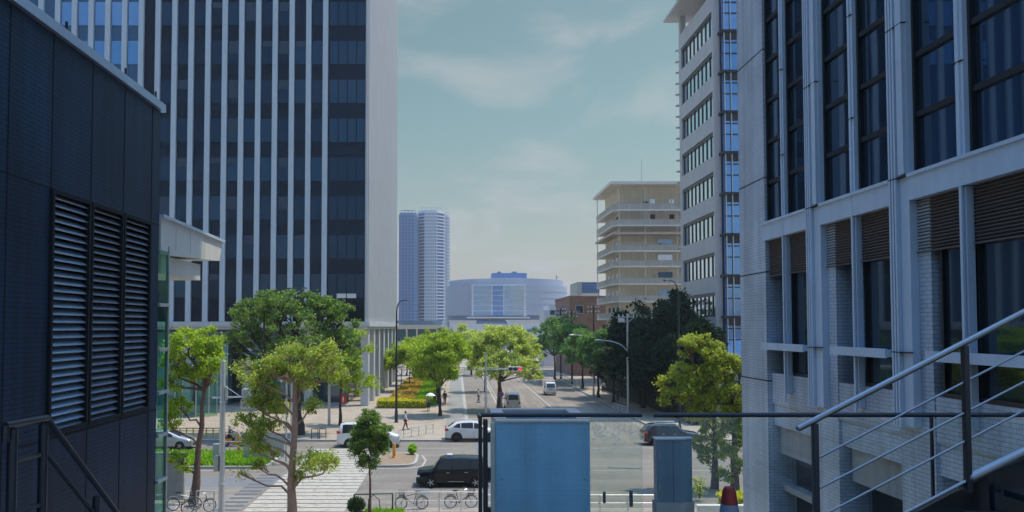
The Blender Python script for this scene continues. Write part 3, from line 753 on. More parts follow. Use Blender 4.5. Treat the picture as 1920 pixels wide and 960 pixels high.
# panes
bounds = [(small[0] + .1, pn), (big[0][1], small[0] - .1), (small[1] + .1, big[0][0]), (big[1][1], small[1] - .1), (small[2] + .1, big[1][0]), (6.5, small[2] - .1)]
zs = [12.19] + [13.22 + 1.06 * k for k in range(-0, 9)] + [24]
for (a, c) in bounds:
    g = MB(); g.box(RX + .14, RX + .19, a - .1, c + .1, 12.19, ZT); w = wpart('window', g, M['glass_dark'], tile)
    t = MB()
    for z in zs[1:-1]: t.box(RX + .08, RX + .138, a, c, z - .05, z + .05)
    t.box(RX + .06, RX + .138, a, a + .06, 12.19, ZT); t.box(RX + .06, RX + .138, c - .06, c, 12.19, ZT)
    wpart('transom', t, M['black_paint'], w)
    l = MB(); l.box(RX + .2, RX + .74, a, c, 10.8, 11.71); lo = wpart('louvre_back', l, M['void'], tile)
    s = MB(); n = 16
    for i in range(n):
        z = 10.84 + .86 * i / (n - 1)
        s.obox((RX + .12, a + .02, z), (RX + .12, c - .02, z), .09, .014, up=(.55, 0, .83))
    s.box(RX + .06, RX + .18, a + .02, c - .02, 10.79, 10.815)
    wpart('slat', s, M['louvre_dark'], lo)
low = [(big[0][1] + .14, small[0] - .07, 0), (big[1][1] + .14, small[1] - .07, 0), (small[2] + .07, big[1][0] - .54, .0), (6.6, small[2] - .07, 0)]
for a, c, d in low:
    g = MB(); g.box(RX + .20, RX + .24, a, c, 8.33, 10.8); w = wpart('window', g, M['glass_low'], tile)
    t = MB(); t.box(RX + .14, RX + .20, a, a + .05, 8.33, 10.8); t.box(RX + .14, RX + .20, c - .05, c, 8.33, 10.8)
    t.box(RX + .14, RX + .20, a + .05, c - .05, 8.33, 8.4)
    wpart('frame', t, M['black_paint'], w)
for a, c in ((big[0][1] + .13, pn - .03), (big[1][1] + .13, big[0][0] - .55), (6.5, big[1][0] - .55)):
    f = MB(); f.box(RX - .12, RX + .3, a, c, 8.95, 9.07); f.box(RX - .16, RX - .12, a, c, 8.93, 9.10); wpart('ledge', f, M['alu_white'], tile)
for a, c in ((small[0] + .07, pn - .02), (small[1] + .07, big[0][0] - .54)):
    f = MB(); f.box(RX + .64, RX + .74, a, c, 8.34, 10.79); wpart('recess_back', f, M['void'], tile)
# lower beams and dark openings
for a, c in ((big[0][1] + .1, pn - .02), (big[1][1] + .12, big[0][0] - .5)):
    f = MB(); f.box(RX + .3, RX + .7, a, c, 6.28, 7.0); wpart('beam', f, M['concrete'], tile)
    f = MB(); f.box(RX + .70, RX + .745, a, c, .0, 6.28); wpart('opening', f, M['void'], tile)
    f = MB(); f.box(RX + .35, RX + .62, a, c, 5.35, 5.5); wpart('rail_beam', f, M['concrete'], tile)

# ------------------------------------------------------------------ white office block behind it
wo = thing('office_block', 'white office block with ribbon windows and a glass stair end', 'office building', (36, 92, 0))
WY = 85.0; wc = A(1342, 500, WY); WXc = wc.x
wf = PX(1277, 500, WXc).y
b = MB()
rows = []
for yb in (72, 148, 223, 299, 374, 449, 526, 602):
    rows.append((A(1342, yb - 8, WY).z, A(1342, yb - 54, WY).z))
zprev = 0
ys0, ys1 = WY + .35, wf - 1.0
b.box(WXc + .6, WXc + 25, WY + .3, wf, 0, 46.8)
rows = sorted(rows)
for z0, z1 in rows:
    b.box(WXc, WXc + .6, WY, wf, zprev, z0); zprev = z1
b.box(WXc, WXc + .6, WY, wf, zprev, 46.8)
for z0, z1 in rows:
    b.box(WXc, WXc + .6, WY, ys0, z0, z1); b.box(WXc, WXc + .6, ys1, wf, z0, z1)
b.box(WXc + .6, WXc + .72, WY + .0, WY + .3, 0, 46.8)
wpart('wall', b, M['white_wall'], wo)
for z0, z1 in rows:
    g = MB(); g.box(WXc + .3, WXc + .34, ys0, ys1, z0, z1); w = wpart('window', g, M['glass_sky'], wo)
    f = MB()
    for k in range(9):
        yy = ys0 + (ys1 - ys0) * k / 8; f.box(WXc + .2, WXc + .3, yy - .06, yy + .06, z0, z1)
    f.box(WXc + .1, WXc + .3, ys0, ys1, z1 - .35, z1 - .002); f.box(WXc + .12, WXc + .3, ys0, ys1, z0 + .002, z0 + .08)
    wpart('frame', f, M['steel_dark'], w)
b = MB(); b.box(WXc - 1.5, WXc + 26, WY - .5, wf + 1.5, 49.2, 49.5); b.box(WXc + 2.5, WXc + 20, WY + 3, wf - .5, 46.8, 49.2); b.box(WXc + .02, WXc + .7, wf - .7, wf - .02, 46.8, 49.2)
wpart('roof', b, M['white_wall'], wo)
z = 8
while z < 46:
    b = MB(); b.box(WXc - .35, WXc + .4, wf, wf + .5, z, z + .14); z += 1.42; wpart('sunshade', b, M['steel_galv'], wo)
# glass stair end facing the viewpoint
gx0 = A(1352, 500, WY).x
b = MB(); b.box(gx0 + .25, gx0 + 12, WY - .9, WY + .28, 0, 46.8); wpart('stair_glass', b, M['glass_blue'], wo)
b = MB(); z = rows[0][0] - 9
pf = (rows[-1][0] - rows[0][0]) / 7
while z < 46:
    b.box(gx0 - .1, gx0 + 12, WY - 1.2, WY - .0, z - .18, z + .10)
    for k in (1, 2): b.box(gx0 + .15, gx0 + 12, WY - 1.0, WY - .905, z + pf * (.16 + .27 * k) , z + pf * (.16 + .27 * k) + .12)
    b.box(gx0 + .2, gx0 + 12, WY - .96, WY - .905, z - pf * .22, z - .182)
    z += pf
wpart('spandrel', b, M['steel_dark'], wo)
b = MB()
for xx in (gx0 + .3, gx0 + 1.0, gx0 + 2.3, gx0 + 4): b.box(xx - .05, xx + .05, WY - 1.08, WY - 1.002, 0, 46.8)
wpart('mullion', b, M['steel_galv'], wo)

# ------------------------------------------------------------------ apartment block
AY = 127.0; axc = A(1150, 450, AY).x; ayb = PX(1118, 450, axc).y
ap = thing('apartment_block', 'beige apartment block with stacked balconies and a flat overhanging roof', 'apartment building', (axc + 9, AY + 8, 0))
rf = A(1150, 345, AY).z
fl = [A(1150, y, AY).z for y in (395, 424, 472, 501, 534, 567, 599)]; pfl = 2.9
while fl[-1] > 4: fl.append(fl[-1] - 2.9)
b = MB(); b.box(axc + 1.5, axc + 20, AY + 1.5, ayb - 1.0, 0, fl[2] + 1.9); b.box(axc + 1.5, axc + 20, AY + 1.9, ayb - 1.0, fl[2] + 1.9, rf - .1)
wpart('wall', b, M['beige'], ap)
b = MB(); b.box(axc - .5, axc + 20, AY - .6, ayb + .3, rf - .1, rf + .35); wpart('roof', b, M['slab_white'], ap)
b = MB(); b.box(axc - .2, axc + 20, AY - .3, ayb, fl[1] - 1.35, fl[1] - 1.0); wpart('cornice', b, M['beige_pink'], ap)
for i, z in enumerate(fl):
    b = MB(); b.prism([(axc + .9, AY), (axc + 20, AY), (axc + 20, AY + 1.6), (axc + 1.6, AY + 1.6), (axc + 1.6, ayb), (axc, ayb), (axc, AY + .9)], z, z + .26)
    s = wpart('balcony_slab', b, M['slab_white'], ap)
    r = MB(); r.obox((axc + .95, AY + .06, z + .68), (axc + 20, AY + .06, z + .68), .05, .86); r.obox((axc + .06, AY + .95, z + .68), (axc + .06, ayb, z + .68), .05, .86)
    r.obox((axc + .93, AY + .08, z + .68), (axc + .08, AY + .93, z + .68), .05, .86)
    r.obox((axc + .9, AY + .05, z + 1.16), (axc + 20, AY + .05, z + 1.16), .08, .06); r.obox((axc + .05, AY + .9, z + 1.16), (axc + .05, ayb, z + 1.16), .08, .06)
    for q in range(11): r.box(axc + .95 + 1.75 * q - .04, axc + .95 + 1.75 * q + .04, AY + .0, AY + .03, z + .26, z + 1.16, 1)
    for q in range(8): r.box(axc - .0, axc + .03, AY + 1 + 1.8 * q - .04, AY + 1 + 1.8 * q + .04, z + .26, z + 1.16, 1)
    wpart('balcony_rail', r, [M['rail_glass'], M['slab_white']], s)
    for q in range(random.choice([1, 2, 2, 3])):
        xx = axc + random.uniform(1.8, 15); c_ = MB(); w_ = random.uniform(.3, .9); h_ = random.uniform(.4, 1.5)
        c_.bbox(xx, xx + w_, AY + .7, AY + 1.2, z + .27, z + .27 + h_, .05); wpart('balcony_box', c_, M[random.choice(['sign_grey', 'panel_white', 'far_blue', 'soil_dark', 'louvre_dark', 'beige_pink'])], s)
    if i < 7:
        st = MB(); zz = fl[i - 1] if i else rf - .1
        for xx in (axc + .98, axc + 5.3, axc + 10.6, axc + 15.6): st.box(xx - .05, xx + .05, AY + .1, AY + .22, z + .22, zz)
        st.box(axc + .1, axc + .22, ayb - .3, ayb - .2, z + .22, zz)
        wpart('balcony_post', st, M['beige'], ap)
        yw = AY + 1.5 if i > 1 else AY + 1.9
        doors = [(3.2, 1.5)] if i < 2 else [(7.7, 2.4)]
        if i < 2: doors = [(6.6, .8), (9.8, .8)]
        for dx, w_ in doors:
            d = MB(); d.box(axc + dx, axc + dx + w_, yw - .06, yw + .04, z + .24, z + 2.2); wpart('balcony_door', d, [M['glass_sky'], M['rust_dark'], M['far_glass'], M['glass_sky'], M['glass_dark'], M['far_glass'], M['glass_dark']][i], ap)
        for yv in (AY + 3, AY + 6.5, AY + 10):
            d = MB(); d.box(axc + 1.44, axc + 1.54, yv, yv + 1.8, z + .3, z + 2.1); wpart('side_window', d, M['glass_dark'], ap)
        if i < 2:
            for xx in (5.4, 14.2):
                d = MB(); d.box(axc + xx - .7, axc + xx + .7, AY + .3, AY + .36, z + .25, z + 1.3); d.obox((axc + xx - .7, AY + .33, z + 1.3), (axc + xx - .7, AY + .33, z + 2.5), .06, .06); d.obox((axc + xx + .7, AY + .33, z + 1.3), (axc + xx + .7, AY + .33, z + 2.5), .06, .06)
                for q in (1.6, 1.9, 2.2, 2.5): d.obox((axc + xx - .7, AY + .33, z + q), (axc + xx + .7, AY + .33, z + q), .05, .05)
                wpart('escape_hatch', d, M['panel_white'], ap)
        if i in (2, 5):
            d = MB(); d.bbox(axc + 14.5, axc + 15.5, AY + 1.0, AY + 1.4, z + .3, z + .95, .04); u = wpart('air_unit', d, M['panel_white'], ap)
            d = MB(); d.lathe([(.26, AY + .985), (.26, AY + .975), (.01, AY + .975)], (axc + 14.9, 0, z + .62), 14, 0, 'y'); wpart('fan', d, M['plastic'], u)
b = MB(); p = A(1203, 345, AY + 6); b.tube([(p.x, p.y, rf), (p.x, p.y, rf + 4), (p.x, p.y, rf + 5.6)], [.09, .06, .02], 6); wpart('lightning_rod', b, M['steel_galv'], ap)

# ------------------------------------------------------------------ brick building and its neighbours
BY = 150.0; bxc = A(1068, 580, BY).x; byb = PX(1041, 580, bxc).y
br = thing('brick_building', 'low red brick building behind the utility poles', 'building', (bxc + 8, BY + 10, 0))
bt = A(1068, 558, BY).z
wpart('wall', MB().box(bxc, bxc + 18, BY, byb, 0, bt), M['brick'], br)
wpart('parapet', MB().box(bxc - .12, bxc + 18, BY - .12, byb + .1, bt, bt + .35), M['brick'], br)
p0, p1 = A(1080, 573, BY), A(1093, 587, BY)
def win(x0, x1, z0, z1, yv):
    w = wpart('window', MB().box(x0, x1, yv - .03, yv + .1, z0, z1), M['glass_dark'], br)
    f = MB(); f.box(x0 - .1, x0, yv - .08, yv, z0 - .1, z1 + .1); f.box(x1, x1 + .1, yv - .08, yv, z0 - .1, z1 + .1); f.box(x0, x1, yv - .08, yv, z1, z1 + .1); f.box(x0, x1, yv - .08, yv, z0 - .1, z0)
    wpart('frame', f, M['steel_galv'], w)
win(p0.x, p1.x, p1.z, p0.z, BY)
for px0, px1 in ((1044, 1048), (1052, 1055), (1059, 1062)):
    y1, y0 = PX(px0, 578, bxc).y, PX(px1, 578, bxc).y
    wpart('window', MB().box(bxc - .05, bxc + .1, y0, y1, bt - 3.6, bt - 1.4), M['glass_dark'], br)
gr = thing('grey_house', 'small pale grey house left of the brick building', 'house', (A(1030, 580, 185).x, 188, 0))
x0, x1 = A(1019, 580, 185).x, A(1042, 580, 185).x
wpart('wall', MB().box(x0 + 1.2, x1, 185, 195, 0, A(1030, 572, 185).z), M['far_white'], gr)
wpart('annex', MB().box(x0, x0 + 1.2, 184, 194, 0, A(1020, 582, 185).z), M['far_white'], gr)
wpart('window', MB().box(x0 + 1.6, x0 + 2.7, 184.9, 185.1, A(1030, 590, 185).z, A(1030, 582, 185).z), M['glass_dark'], gr)
db = thing('dark_building', 'dark boxy building peeking above the brick building', 'building', (A(1100, 540, 200).x, 206, 0))
x0, x1 = A(1082, 540, 200).x, A(1124, 540, 200).x
wpart('wall', MB().box(x0, x1, 200, 212, 0, A(1100, 529, 200).z), M['far_dark'], db)
b = MB(); b.box(x0 - .2, x1, 199.8, 200, 0, A(1100, 550, 200).z); wpart('lower_wall', b, M['beige'], db)
b = MB(); b.box(x0 - .05, x0 + 1.2, 199.7, 211, A(1100, 553, 200).z, A(1100, 530, 200).z); wpart('edge_panel', b, M['sign_grey'], db)
for k in range(4):
    b = MB(); z = A(1100, 548 - 4.5 * k, 200).z; b.box(x0 + 1.6, x1 - .5, 199.9, 199.97, z - .2, z + .15); wpart('window', b, M['far_blue'], db)

# ------------------------------------------------------------------ round building far away
ryy = 420.0; c = A(949, 560, ryy + 35)
rad = 35.5
rb = thing('round_building', 'huge drum shaped blue grey building with a glazed central bay', 'building', (c.x, ryy + 36, 0))
def zr(py): return A(949, py, ryy).z
b = MB(); b.lathe([(rad, zr(591)), (rad, zr(533))], (0, 0, 0), 96)
b.lathe([(rad, zr(533)), (rad - 2, zr(532.5)), (rad - 2, zr(521)), (rad - 2.6, zr(520.7)), (.1, zr(520.7))], (0, 0, 0), 96)
for py in (545, 557, 569, 581):
    b.lathe([(rad, zr(py)), (rad + .12, zr(py)), (rad + .12, zr(py + .6)), (rad, zr(py + .6))], (0, 0, 0), 96)
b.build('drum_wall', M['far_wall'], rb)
b = MB(); b.lathe([(rad - .7, 0), (rad - .7, zr(591))], (0, 0, 0), 64); b.build('base_band', M['far_dark'], rb)
def rbx(px): return A(px, 560, ryy + .8).x - c.x
yf = -36.0
b = MB(); b.box(rbx(885), rbx(985), yf - .4, yf + 9, zr(592), zr(533.5)); b.build('glazed_bay', M['far_white'], rb)
k = 0
for k in range(6):
    za, zb_ = zr(536 + 9.6 * k), zr(543.6 + 9.6 * k)
    for q0, q1, mm in ((888, 921, 'far_glass'), (923.5, 943, 'far_blue'), (945.5, 982, 'far_glass')):
        w = MB(); w.box(rbx(q0), rbx(q1), yf - .7, yf - .42, zb_, za); wpart_ = w.build('window', M[mm], rb)
b = MB()
for k in range(7):
    z = zr(534 + 9.6 * k); b.box(rbx(981), rbx(987), yf - 1.0, yf + 2, z - .3, z + .1); b.box(rbx(883), rbx(888), yf - 1.0, yf + 2, z - .3, z + .1)
b.build('balcony', M['far_white'], rb)
b = MB(); b.box(rbx(875), rbx(990), yf - 9, yf + 2, zr(597), zr(594.5)); b.build('canopy', M['far_white'], rb)
b = MB(); b.box(rbx(925), rbx(992), yf + 14, yf + 30, zr(521), zr(508.5))
for q, w_ in ((936, 6), (964, 9)): b.box(rbx(q), rbx(q + w_), yf + 15, yf + 22, zr(509), zr(505.5))
b.build('roof_plant', M['far_blue'], rb)
b = MB(); b.tube([(rbx(1052), yf + 20, zr(521)), (rbx(1052), yf + 20, zr(512))], .25, 6); b.tube([(rbx(1051), yf + 20, zr(514)), (rbx(1056), yf + 20, zr(516))], .2, 6); b.build('mast', M['far_blue'], rb)
# low pale hall and its terrace wall in front
hall = thing('low_hall', 'long low white hall with stepped roof in front of the round building', 'building', (5, 330, 0))
def hx(px): return A(px, 610, 320).x
def hz(py): return A(900, py, 320).z
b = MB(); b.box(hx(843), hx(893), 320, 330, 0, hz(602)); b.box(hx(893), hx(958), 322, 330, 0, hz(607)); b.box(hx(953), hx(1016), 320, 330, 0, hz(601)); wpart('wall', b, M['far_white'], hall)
b = MB(); b.box(hx(841), hx(894), 319.4, 330.5, hz(602), hz(600.8)); b.box(hx(951), hx(1018), 319.4, 330.5, hz(601), hz(599.8)); wpart('roof', b, M['far_white'], hall)
b = MB(); b.box(hx(896), hx(951), 321.8, 321.95, hz(606.5), hz(603)); wpart('window', b, M['far_blue'], hall)
b = MB(); b.box(hx(985), hx(1016), 319.7, 319.9, hz(623), hz(617)); wpart('awning', b, M['teal_metal'], hall)

# ------------------------------------------------------------------ twin residential towers far away
def restower(px0, px1, py0, Y, depth, wall, glass, label, bev, steps, n_floor, nx):
    x0, x1 = A(px0, 500, Y).x, A(px1, 500, Y).x; top = A(px0, py0, Y).z
    t = thing('residential_tower', label, 'residential tower', ((x0 + x1) / 2, Y + depth / 2, 0))
    w = x1 - x0
    poly = [(x0 + bev, Y), (x1 - bev, Y), (x1, Y + bev), (x1, Y + depth), (x0, Y + depth), (x0, Y + bev)]
    inn = [(x0 + bev + .4, Y + 1.1), (x1 - bev - .4, Y + 1.1), (x1 - 1.1, Y + bev + .4), (x1 - 1.1, Y + depth - .5), (x0 + 1.1, Y + depth - .5), (x0 + 1.1, Y + bev + .4)]
    b = MB(); b.prism(inn, 0, top); wpart('core', b, M[glass], t)
    fh = top / n_floor
    for k in range(1, n_floor + 1):
        b = MB(); z = k * fh
        b.prism(poly, z - fh * .30, z); wpart('balcony', b, M[wall], t)
    b = MB()
    for k in range(nx + 1):
        xx = x0 + bev + (w - 2 * bev) * k / nx; b.box(xx - .45, xx + .45, Y - .12, Y + 1.2, 0, top)
    for k in range(3):
        yy = Y + bev + (depth - bev) * k / 3; b.box(x1 - 1.2, x1 + .1, yy, yy + .9, 0, top); b.box(x0 - .1, x0 + 1.2, yy, yy + .9, 0, top)
    wpart('pier', b, M[wall], t)
    b = MB()
    b.prism([(x0 + (x - x0) * .94 + w * .03, y + .5) for x, y in poly], top, top + 1.6)
    for k in range(5): b.box(x0 + w * (.1 + .2 * k), x0 + w * (.1 + .2 * k) + .5, Y + 1, Y + 1.6, top + 1.6, top + 4.5 - abs(k - 2))
    b.box(x0 + w * .1, x1 - w * .1, Y + 1, Y + 1.6, top + 3.2, top + 3.7)
    wpart('crown_frame', b, M[wall], t)
    return t
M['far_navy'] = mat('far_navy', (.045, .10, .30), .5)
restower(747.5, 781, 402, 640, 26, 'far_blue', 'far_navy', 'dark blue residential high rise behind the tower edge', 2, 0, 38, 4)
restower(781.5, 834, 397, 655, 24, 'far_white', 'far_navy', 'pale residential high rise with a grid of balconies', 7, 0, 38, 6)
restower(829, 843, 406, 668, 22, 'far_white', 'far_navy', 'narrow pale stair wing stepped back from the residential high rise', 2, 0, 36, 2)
# elevated rail line
er = thing('rail_viaduct', 'pale elevated rail viaduct crossing beyond the trees', 'viaduct', (-40, 262, 0))
zv0, zv1 = A(780, 612, 260).z, A(780, 604, 260).z
wpart('girder', MB().box(-160, A(829, 605, 260).x, 260, 266, zv0, zv1), M['far_white'], er)
wpart('parapet', MB().box(-160, A(829, 605, 260).x, 259.6, 260, zv0 + .5, zv1 + .5), M['far_glass'], er)
for xx in (-95, -60, -38, -24, -10): wpart('pier', MB().box(xx, xx + 1.8, 261.5, 264.5, 0, zv0), M['far_white'], er)
stn = thing('station_building', 'cream low station building with square openings under the viaduct', 'building', (-14, 215, 0))
sx = lambda px: A(px, 620, 205).x
sz = lambda py: A(780, py, 205).z
b = MB(); b.box(-60, sx(836), 205, 214, sz(617), sz(612)); b.box(-60, sx(840), 205, 214, 0, sz(640))
for k in range(6): b.box(sx(742 + 19 * k), sx(745 + 19 * k), 205, 214, sz(640), sz(617))
wpart('wall', b, M['beige'], stn)
b = MB(); b.box(-60, sx(835), 206, 213, sz(640), sz(617)); wpart('window', b, M['leaf_mid'] if False else M['glass_teal'], stn)
wpart('skirt', MB().box(-60, sx(838), 204.4, 205, 0, sz(650)), M['far_white'], stn)
# ------------------------------------------------------------------ trees
def tree(label, base, trunk_h, r0, blobs, leaf, bark, n, size, seed, group=None, name='street_tree', clump=.75, lean=(0, 0), per=110, limbs=True, cl_flat=.65, stems=1, shell=.45, cutback=False):
    rng = random.Random(seed); nr = np.random.default_rng(seed)
    t = thing(name, label, 'tree', base, group=group)
    b = MB()
    top = Vector((lean[0], lean[1], trunk_h))
    for s_ in range(stems):
        off = Vector((rng.uniform(-.5, .5), rng.uniform(-.3, .3), 0)) if stems > 1 else Vector((0, 0, 0))
        pts = []; rad = []
        for k in range(7):
            f = k / 6
            p = top * f + off * (1 - f * .3) + Vector((rng.uniform(-1, 1), rng.uniform(-1, 1), 0)) * r0 * .35 * (0 if k == 0 else 1)
            pts.append(p); rad.append(r0 * (1.35 if k == 0 else 1.08 if k == 1 else 1 - .52 * f))
        b.tube(pts, rad, 10)
        tp = pts[-1]
    if limbs:
        for bl in blobs:
            c = Vector(bl[:3])
            st = tp if c.z > trunk_h * 1.02 else top * max(.25, min(.95, (c.z - bl[5] * .3) / trunk_h - .12))
            mid = st.lerp(c, .5) + Vector((rng.uniform(-.2, .2), rng.uniform(-.2, .2), rng.uniform(-.25, .1)))
            end = c + Vector((0, 0, bl[5] * .3))
            rr = r0 * (.42 if c.z > trunk_h else .30)
            k1 = st.lerp(mid, .5) + Vector((rng.uniform(-.12, .12), rng.uniform(-.12, .12), rng.uniform(-.05, .18))); k2 = mid.lerp(c, .5) + Vector((rng.uniform(-.15, .15), rng.uniform(-.15, .15), rng.uniform(-.2, .05)))
            b.tube([st - Vector((0, 0, .12)), k1, mid, k2, c, end], [rr, rr * .85, rr * .7, rr * .58, rr * .42, .02], 7)
            for q in range(7):
                d = Vector((rng.uniform(-1, 1) * bl[3], rng.uniform(-1, 1) * bl[4], rng.uniform(-.2, 1) * bl[5])) * .75
                s0 = mid.lerp(c, rng.uniform(.3, 1))
                b.tube([s0, s0.lerp(c + d, .55) + Vector((0, 0, .1)), c + d], [rr * .4, rr * .25, .015], 5)
    b.build('trunk', bark, t, fixn=False)
    vol = sum((bl[3] * bl[4] * bl[5]) ** (2 / 3) for bl in blobs)
    allP = []
    for bl in blobs:
        m = max(2, int(round(n * (bl[3] * bl[4] * bl[5]) ** (2 / 3) / vol / per)))
        d = nr.normal(size=(m, 3)); d /= np.linalg.norm(d, axis=1)[:, None]
        d[:, 2] = np.where(d[:, 2] < -.55, -d[:, 2], d[:, 2])
        rr = (shell + (1 - shell) * nr.random(m) ** .6)[:, None]; rr = np.where(nr.random((m, 1)) < .16, rr * 1.28, rr)
        cc = np.array(bl[:3]) + d * rr * np.array(bl[3:6])
        for c in cc:
            k = int(per * nr.uniform(.5, 1.4)); rc = clump * nr.uniform(.6, 1.25)
            q = nr.normal(size=(k, 3)); q /= np.linalg.norm(q, axis=1)[:, None]
            q *= (nr.random(k) ** .62)[:, None] * rc; q[:, 2] *= cl_flat; q += nr.normal(size=(k, 3)) * rc * .14
            q[:, 2] -= .12 * (q[:, 0] ** 2 + q[:, 1] ** 2) / max(rc, .1)
            allP.append(c + q)
    P = np.concatenate(allP)
    v = scatter_leaves(lambda r_, n_: P, len(P), size, seed + 5, 1.6, .8)
    leaf_obj('crown', v, leaf, t)
    return t

def crown(R_, Rz, zc, seed, k=7, spread=.55):
    """main lump and satellites: an uneven crown"""
    rng = random.Random(seed); out = [(0, 0, zc, R_ * .72, R_ * .72, Rz * .78)]
    for i in range(k):
        a = 2 * math.pi * (i + rng.uniform(-.3, .3)) / k; z = rng.uniform(-.6, .55)
        rr = R_ * spread * rng.uniform(.85, 1.2) * math.sqrt(1 - z * z * .7)
        s = rng.uniform(.30, .46)
        out.append((rr * math.cos(a), rr * math.sin(a), zc + z * Rz, R_ * s, R_ * s, Rz * s))
    return out

def pads(base, Y, lst):
    """foliage pads seen at given places of a pollarded tree; base gives the tree, dy the depth offset"""
    out = []
    for px, py, rx, rz, dy in lst:
        p = A(px, py, Y + dy); k = (Y + dy) / F
        out.append((p.x - base.x, p.y - base.y, p.z - base.z, rx * k, rx * k * .9, rz * k))
    return out

# near left pollarded trees
b1 = G(362, 944, .13)
tree('leaning bright green tree nearest the green glass screen', b1, 6.1, .21,
     pads(b1, b1.y, [(352, 650, 45, 34, 0), (392, 655, 26, 34, .4), (328, 690, 24, 34, -.3), (380, 700, 26, 24, .2), (335, 765, 24, 22, 0), (318, 795, 18, 26, .5), (400, 690, 20, 20, -.5), (335, 870, 18, 22, -.3), (320, 722, 18, 20, -.3)]),
     M['leaf_bright'], M['bark'], 19000, .13, 11, clump=.33, lean=(.55, .1), per=85)
b2 = G(546, 1000, .13)
tree('pollarded pink barked tree with foliage pads in front of the crosswalk', b2, 7.0, .21,
     pads(b2, b2.y, [(590, 690, 38, 26, 0), (545, 672, 38, 30, .3), (625, 700, 22, 20, .4), (470, 712, 28, 16, -.2), (500, 735, 26, 16, .2), (478, 762, 26, 22, 0), (520, 700, 30, 26, .5), (475, 815, 26, 30, 0), (500, 800, 26, 18, .3), (470, 838, 22, 16, -.3), (588, 765, 20, 16, .1), (590, 870, 40, 22, 0), (618, 868, 14, 22, .4), (560, 890, 14, 12, -.2), (482, 876, 16, 10, 0), (452, 890, 9, 8, .1), (560, 715, 34, 26, .3), (610, 665, 30, 22, -.3), (500, 690, 26, 22, 0), (460, 690, 18, 16, .2), (512, 765, 22, 24, .2), (455, 790, 18, 20, .2), (505, 845, 20, 18, .3)]),
     M['leaf_pollard'], M['bark_pink'], 24000, .115, 12, clump=.34, per=75, cl_flat=.9, lean=(.15, 0))
b3 = G(560, 815, .13)
tree('big dark green tree spreading before the tower lobby', b3, 5.0, .42,
     pads(b3, b3.y, [(545, 600, 85, 45, 0), (470, 590, 42, 32, 0), (440, 590, 26, 22, 1), (430, 640, 22, 22, .5), (520, 580, 42, 32, -2), (600, 590, 46, 34, 0), (640, 605, 30, 32, 1), (635, 650, 40, 34, 0), (560, 660, 66, 40, -2), (490, 660, 46, 34, 1), (465, 625, 38, 28, -1), (600, 690, 40, 30, 1), (500, 565, 28, 18, 0), (560, 562, 36, 18, 0), (615, 572, 30, 18, 1), (662, 640, 18, 20, 0)]),
     M['leaf_mid'], M['bark_dark'], 30000, .23, 13, clump=.55, per=85)
b4 = G(638, 797, .13)
tree('slim airy light green tree by the tower corner', b4, 5.2, .14,
     pads(b4, b4.y, [(660, 640, 24, 20, 0), (685, 655, 14, 14, .5), (650, 680, 26, 22, 0), (675, 712, 26, 14, .6), (640, 720, 22, 16, -.4), (690, 725, 14, 14, 0), (655, 665, 24, 20, .3), (670, 690, 22, 18, -.3), (665, 740, 14, 10, .3), (640, 655, 22, 22, 1)]),
     M['leaf_bright'], M['bark_dark'], 10000, .19, 14, clump=.55, per=90)
b5 = G(693, 968, .13)
tree('young upright dark green tree beside the bicycle racks', b5, 2.6, .075,
     pads(b5, b5.y, [(692, 790, 20, 22, 0), (680, 815, 24, 24, .1), (708, 815, 24, 22, -.2), (692, 840, 30, 26, 0), (715, 838, 18, 20, .2), (670, 845, 14, 20, 0), (690, 872, 20, 18, 0)]),
     M['leaf_mid'], M['bark'], 22000, .092, 15, clump=.31, per=150, limbs=True)
# trees along the walk
for i, (px, py, h, Rr, lab) in enumerate([
    (825, 780, 9.6, 3.3, 'bright green walk tree nearest the street crossing'),
    (822, 757, 9.3, 3.6, 'second bright green tree along the walk, just behind the first'),
    (820, 742, 9.2, 3.9, 'third bright green tree down the walk'),
    (822, 729, 9.2, 3.8, 'fourth bright green tree down the walk, mostly hidden'),
    (826, 717, 8.5, 2.6, 'farthest bright green tree of the walk')]):
    q = G(px, py, .13)
    tree(lab, q, 3.0, .17, crown(Rr, 3.7, h - 3.7, 20 + i, 9), M['leaf_bright'], M['bark_dark'], 19000 if i < 2 else 9000, .25, 20 + i, group='trees along the walk', clump=.58, per=85)
for i, (px, py, h, Rr, lab) in enumerate([
    (752, 733, 7.0, 3.0, 'small green bed tree nearest the tower columns'),
    (768, 722, 7.2, 3.0, 'small green bed tree second from the hedge'),
    (783, 712, 8.0, 3.2, 'small green bed tree behind the walk trees')]):
    q = G(px, py, .2)
    tree(lab, q, 2.4, .09, crown(Rr, 2.2, h - 2.2, 30 + i, 5), M['leaf_bright'], M['bark_dark'], 11000, .27, 30 + i, group='small trees in the tower bed', clump=.7, per=70)
b7 = G(936, 769, .13)
tree('wide round yellow green tree at the roadside behind the traffic signal', b7, 3.3, .20,
     pads(b7, b7.y, [(945, 660, 56, 40, 0), (905, 650, 30, 28, -1), (895, 680, 28, 24, 1), (935, 628, 32, 16, 0), (975, 640, 32, 24, 1), (990, 680, 28, 30, 0), (1000, 702, 16, 22, -1), (920, 690, 36, 24, -2), (960, 690, 40, 26, -2), (1005, 665, 12, 20, 0), (880, 655, 14, 18, 0), (965, 622, 22, 12, 0)]),
     M['leaf_olive'], M['bark'], 36000, .23, 41, clump=.6, per=100, stems=3)
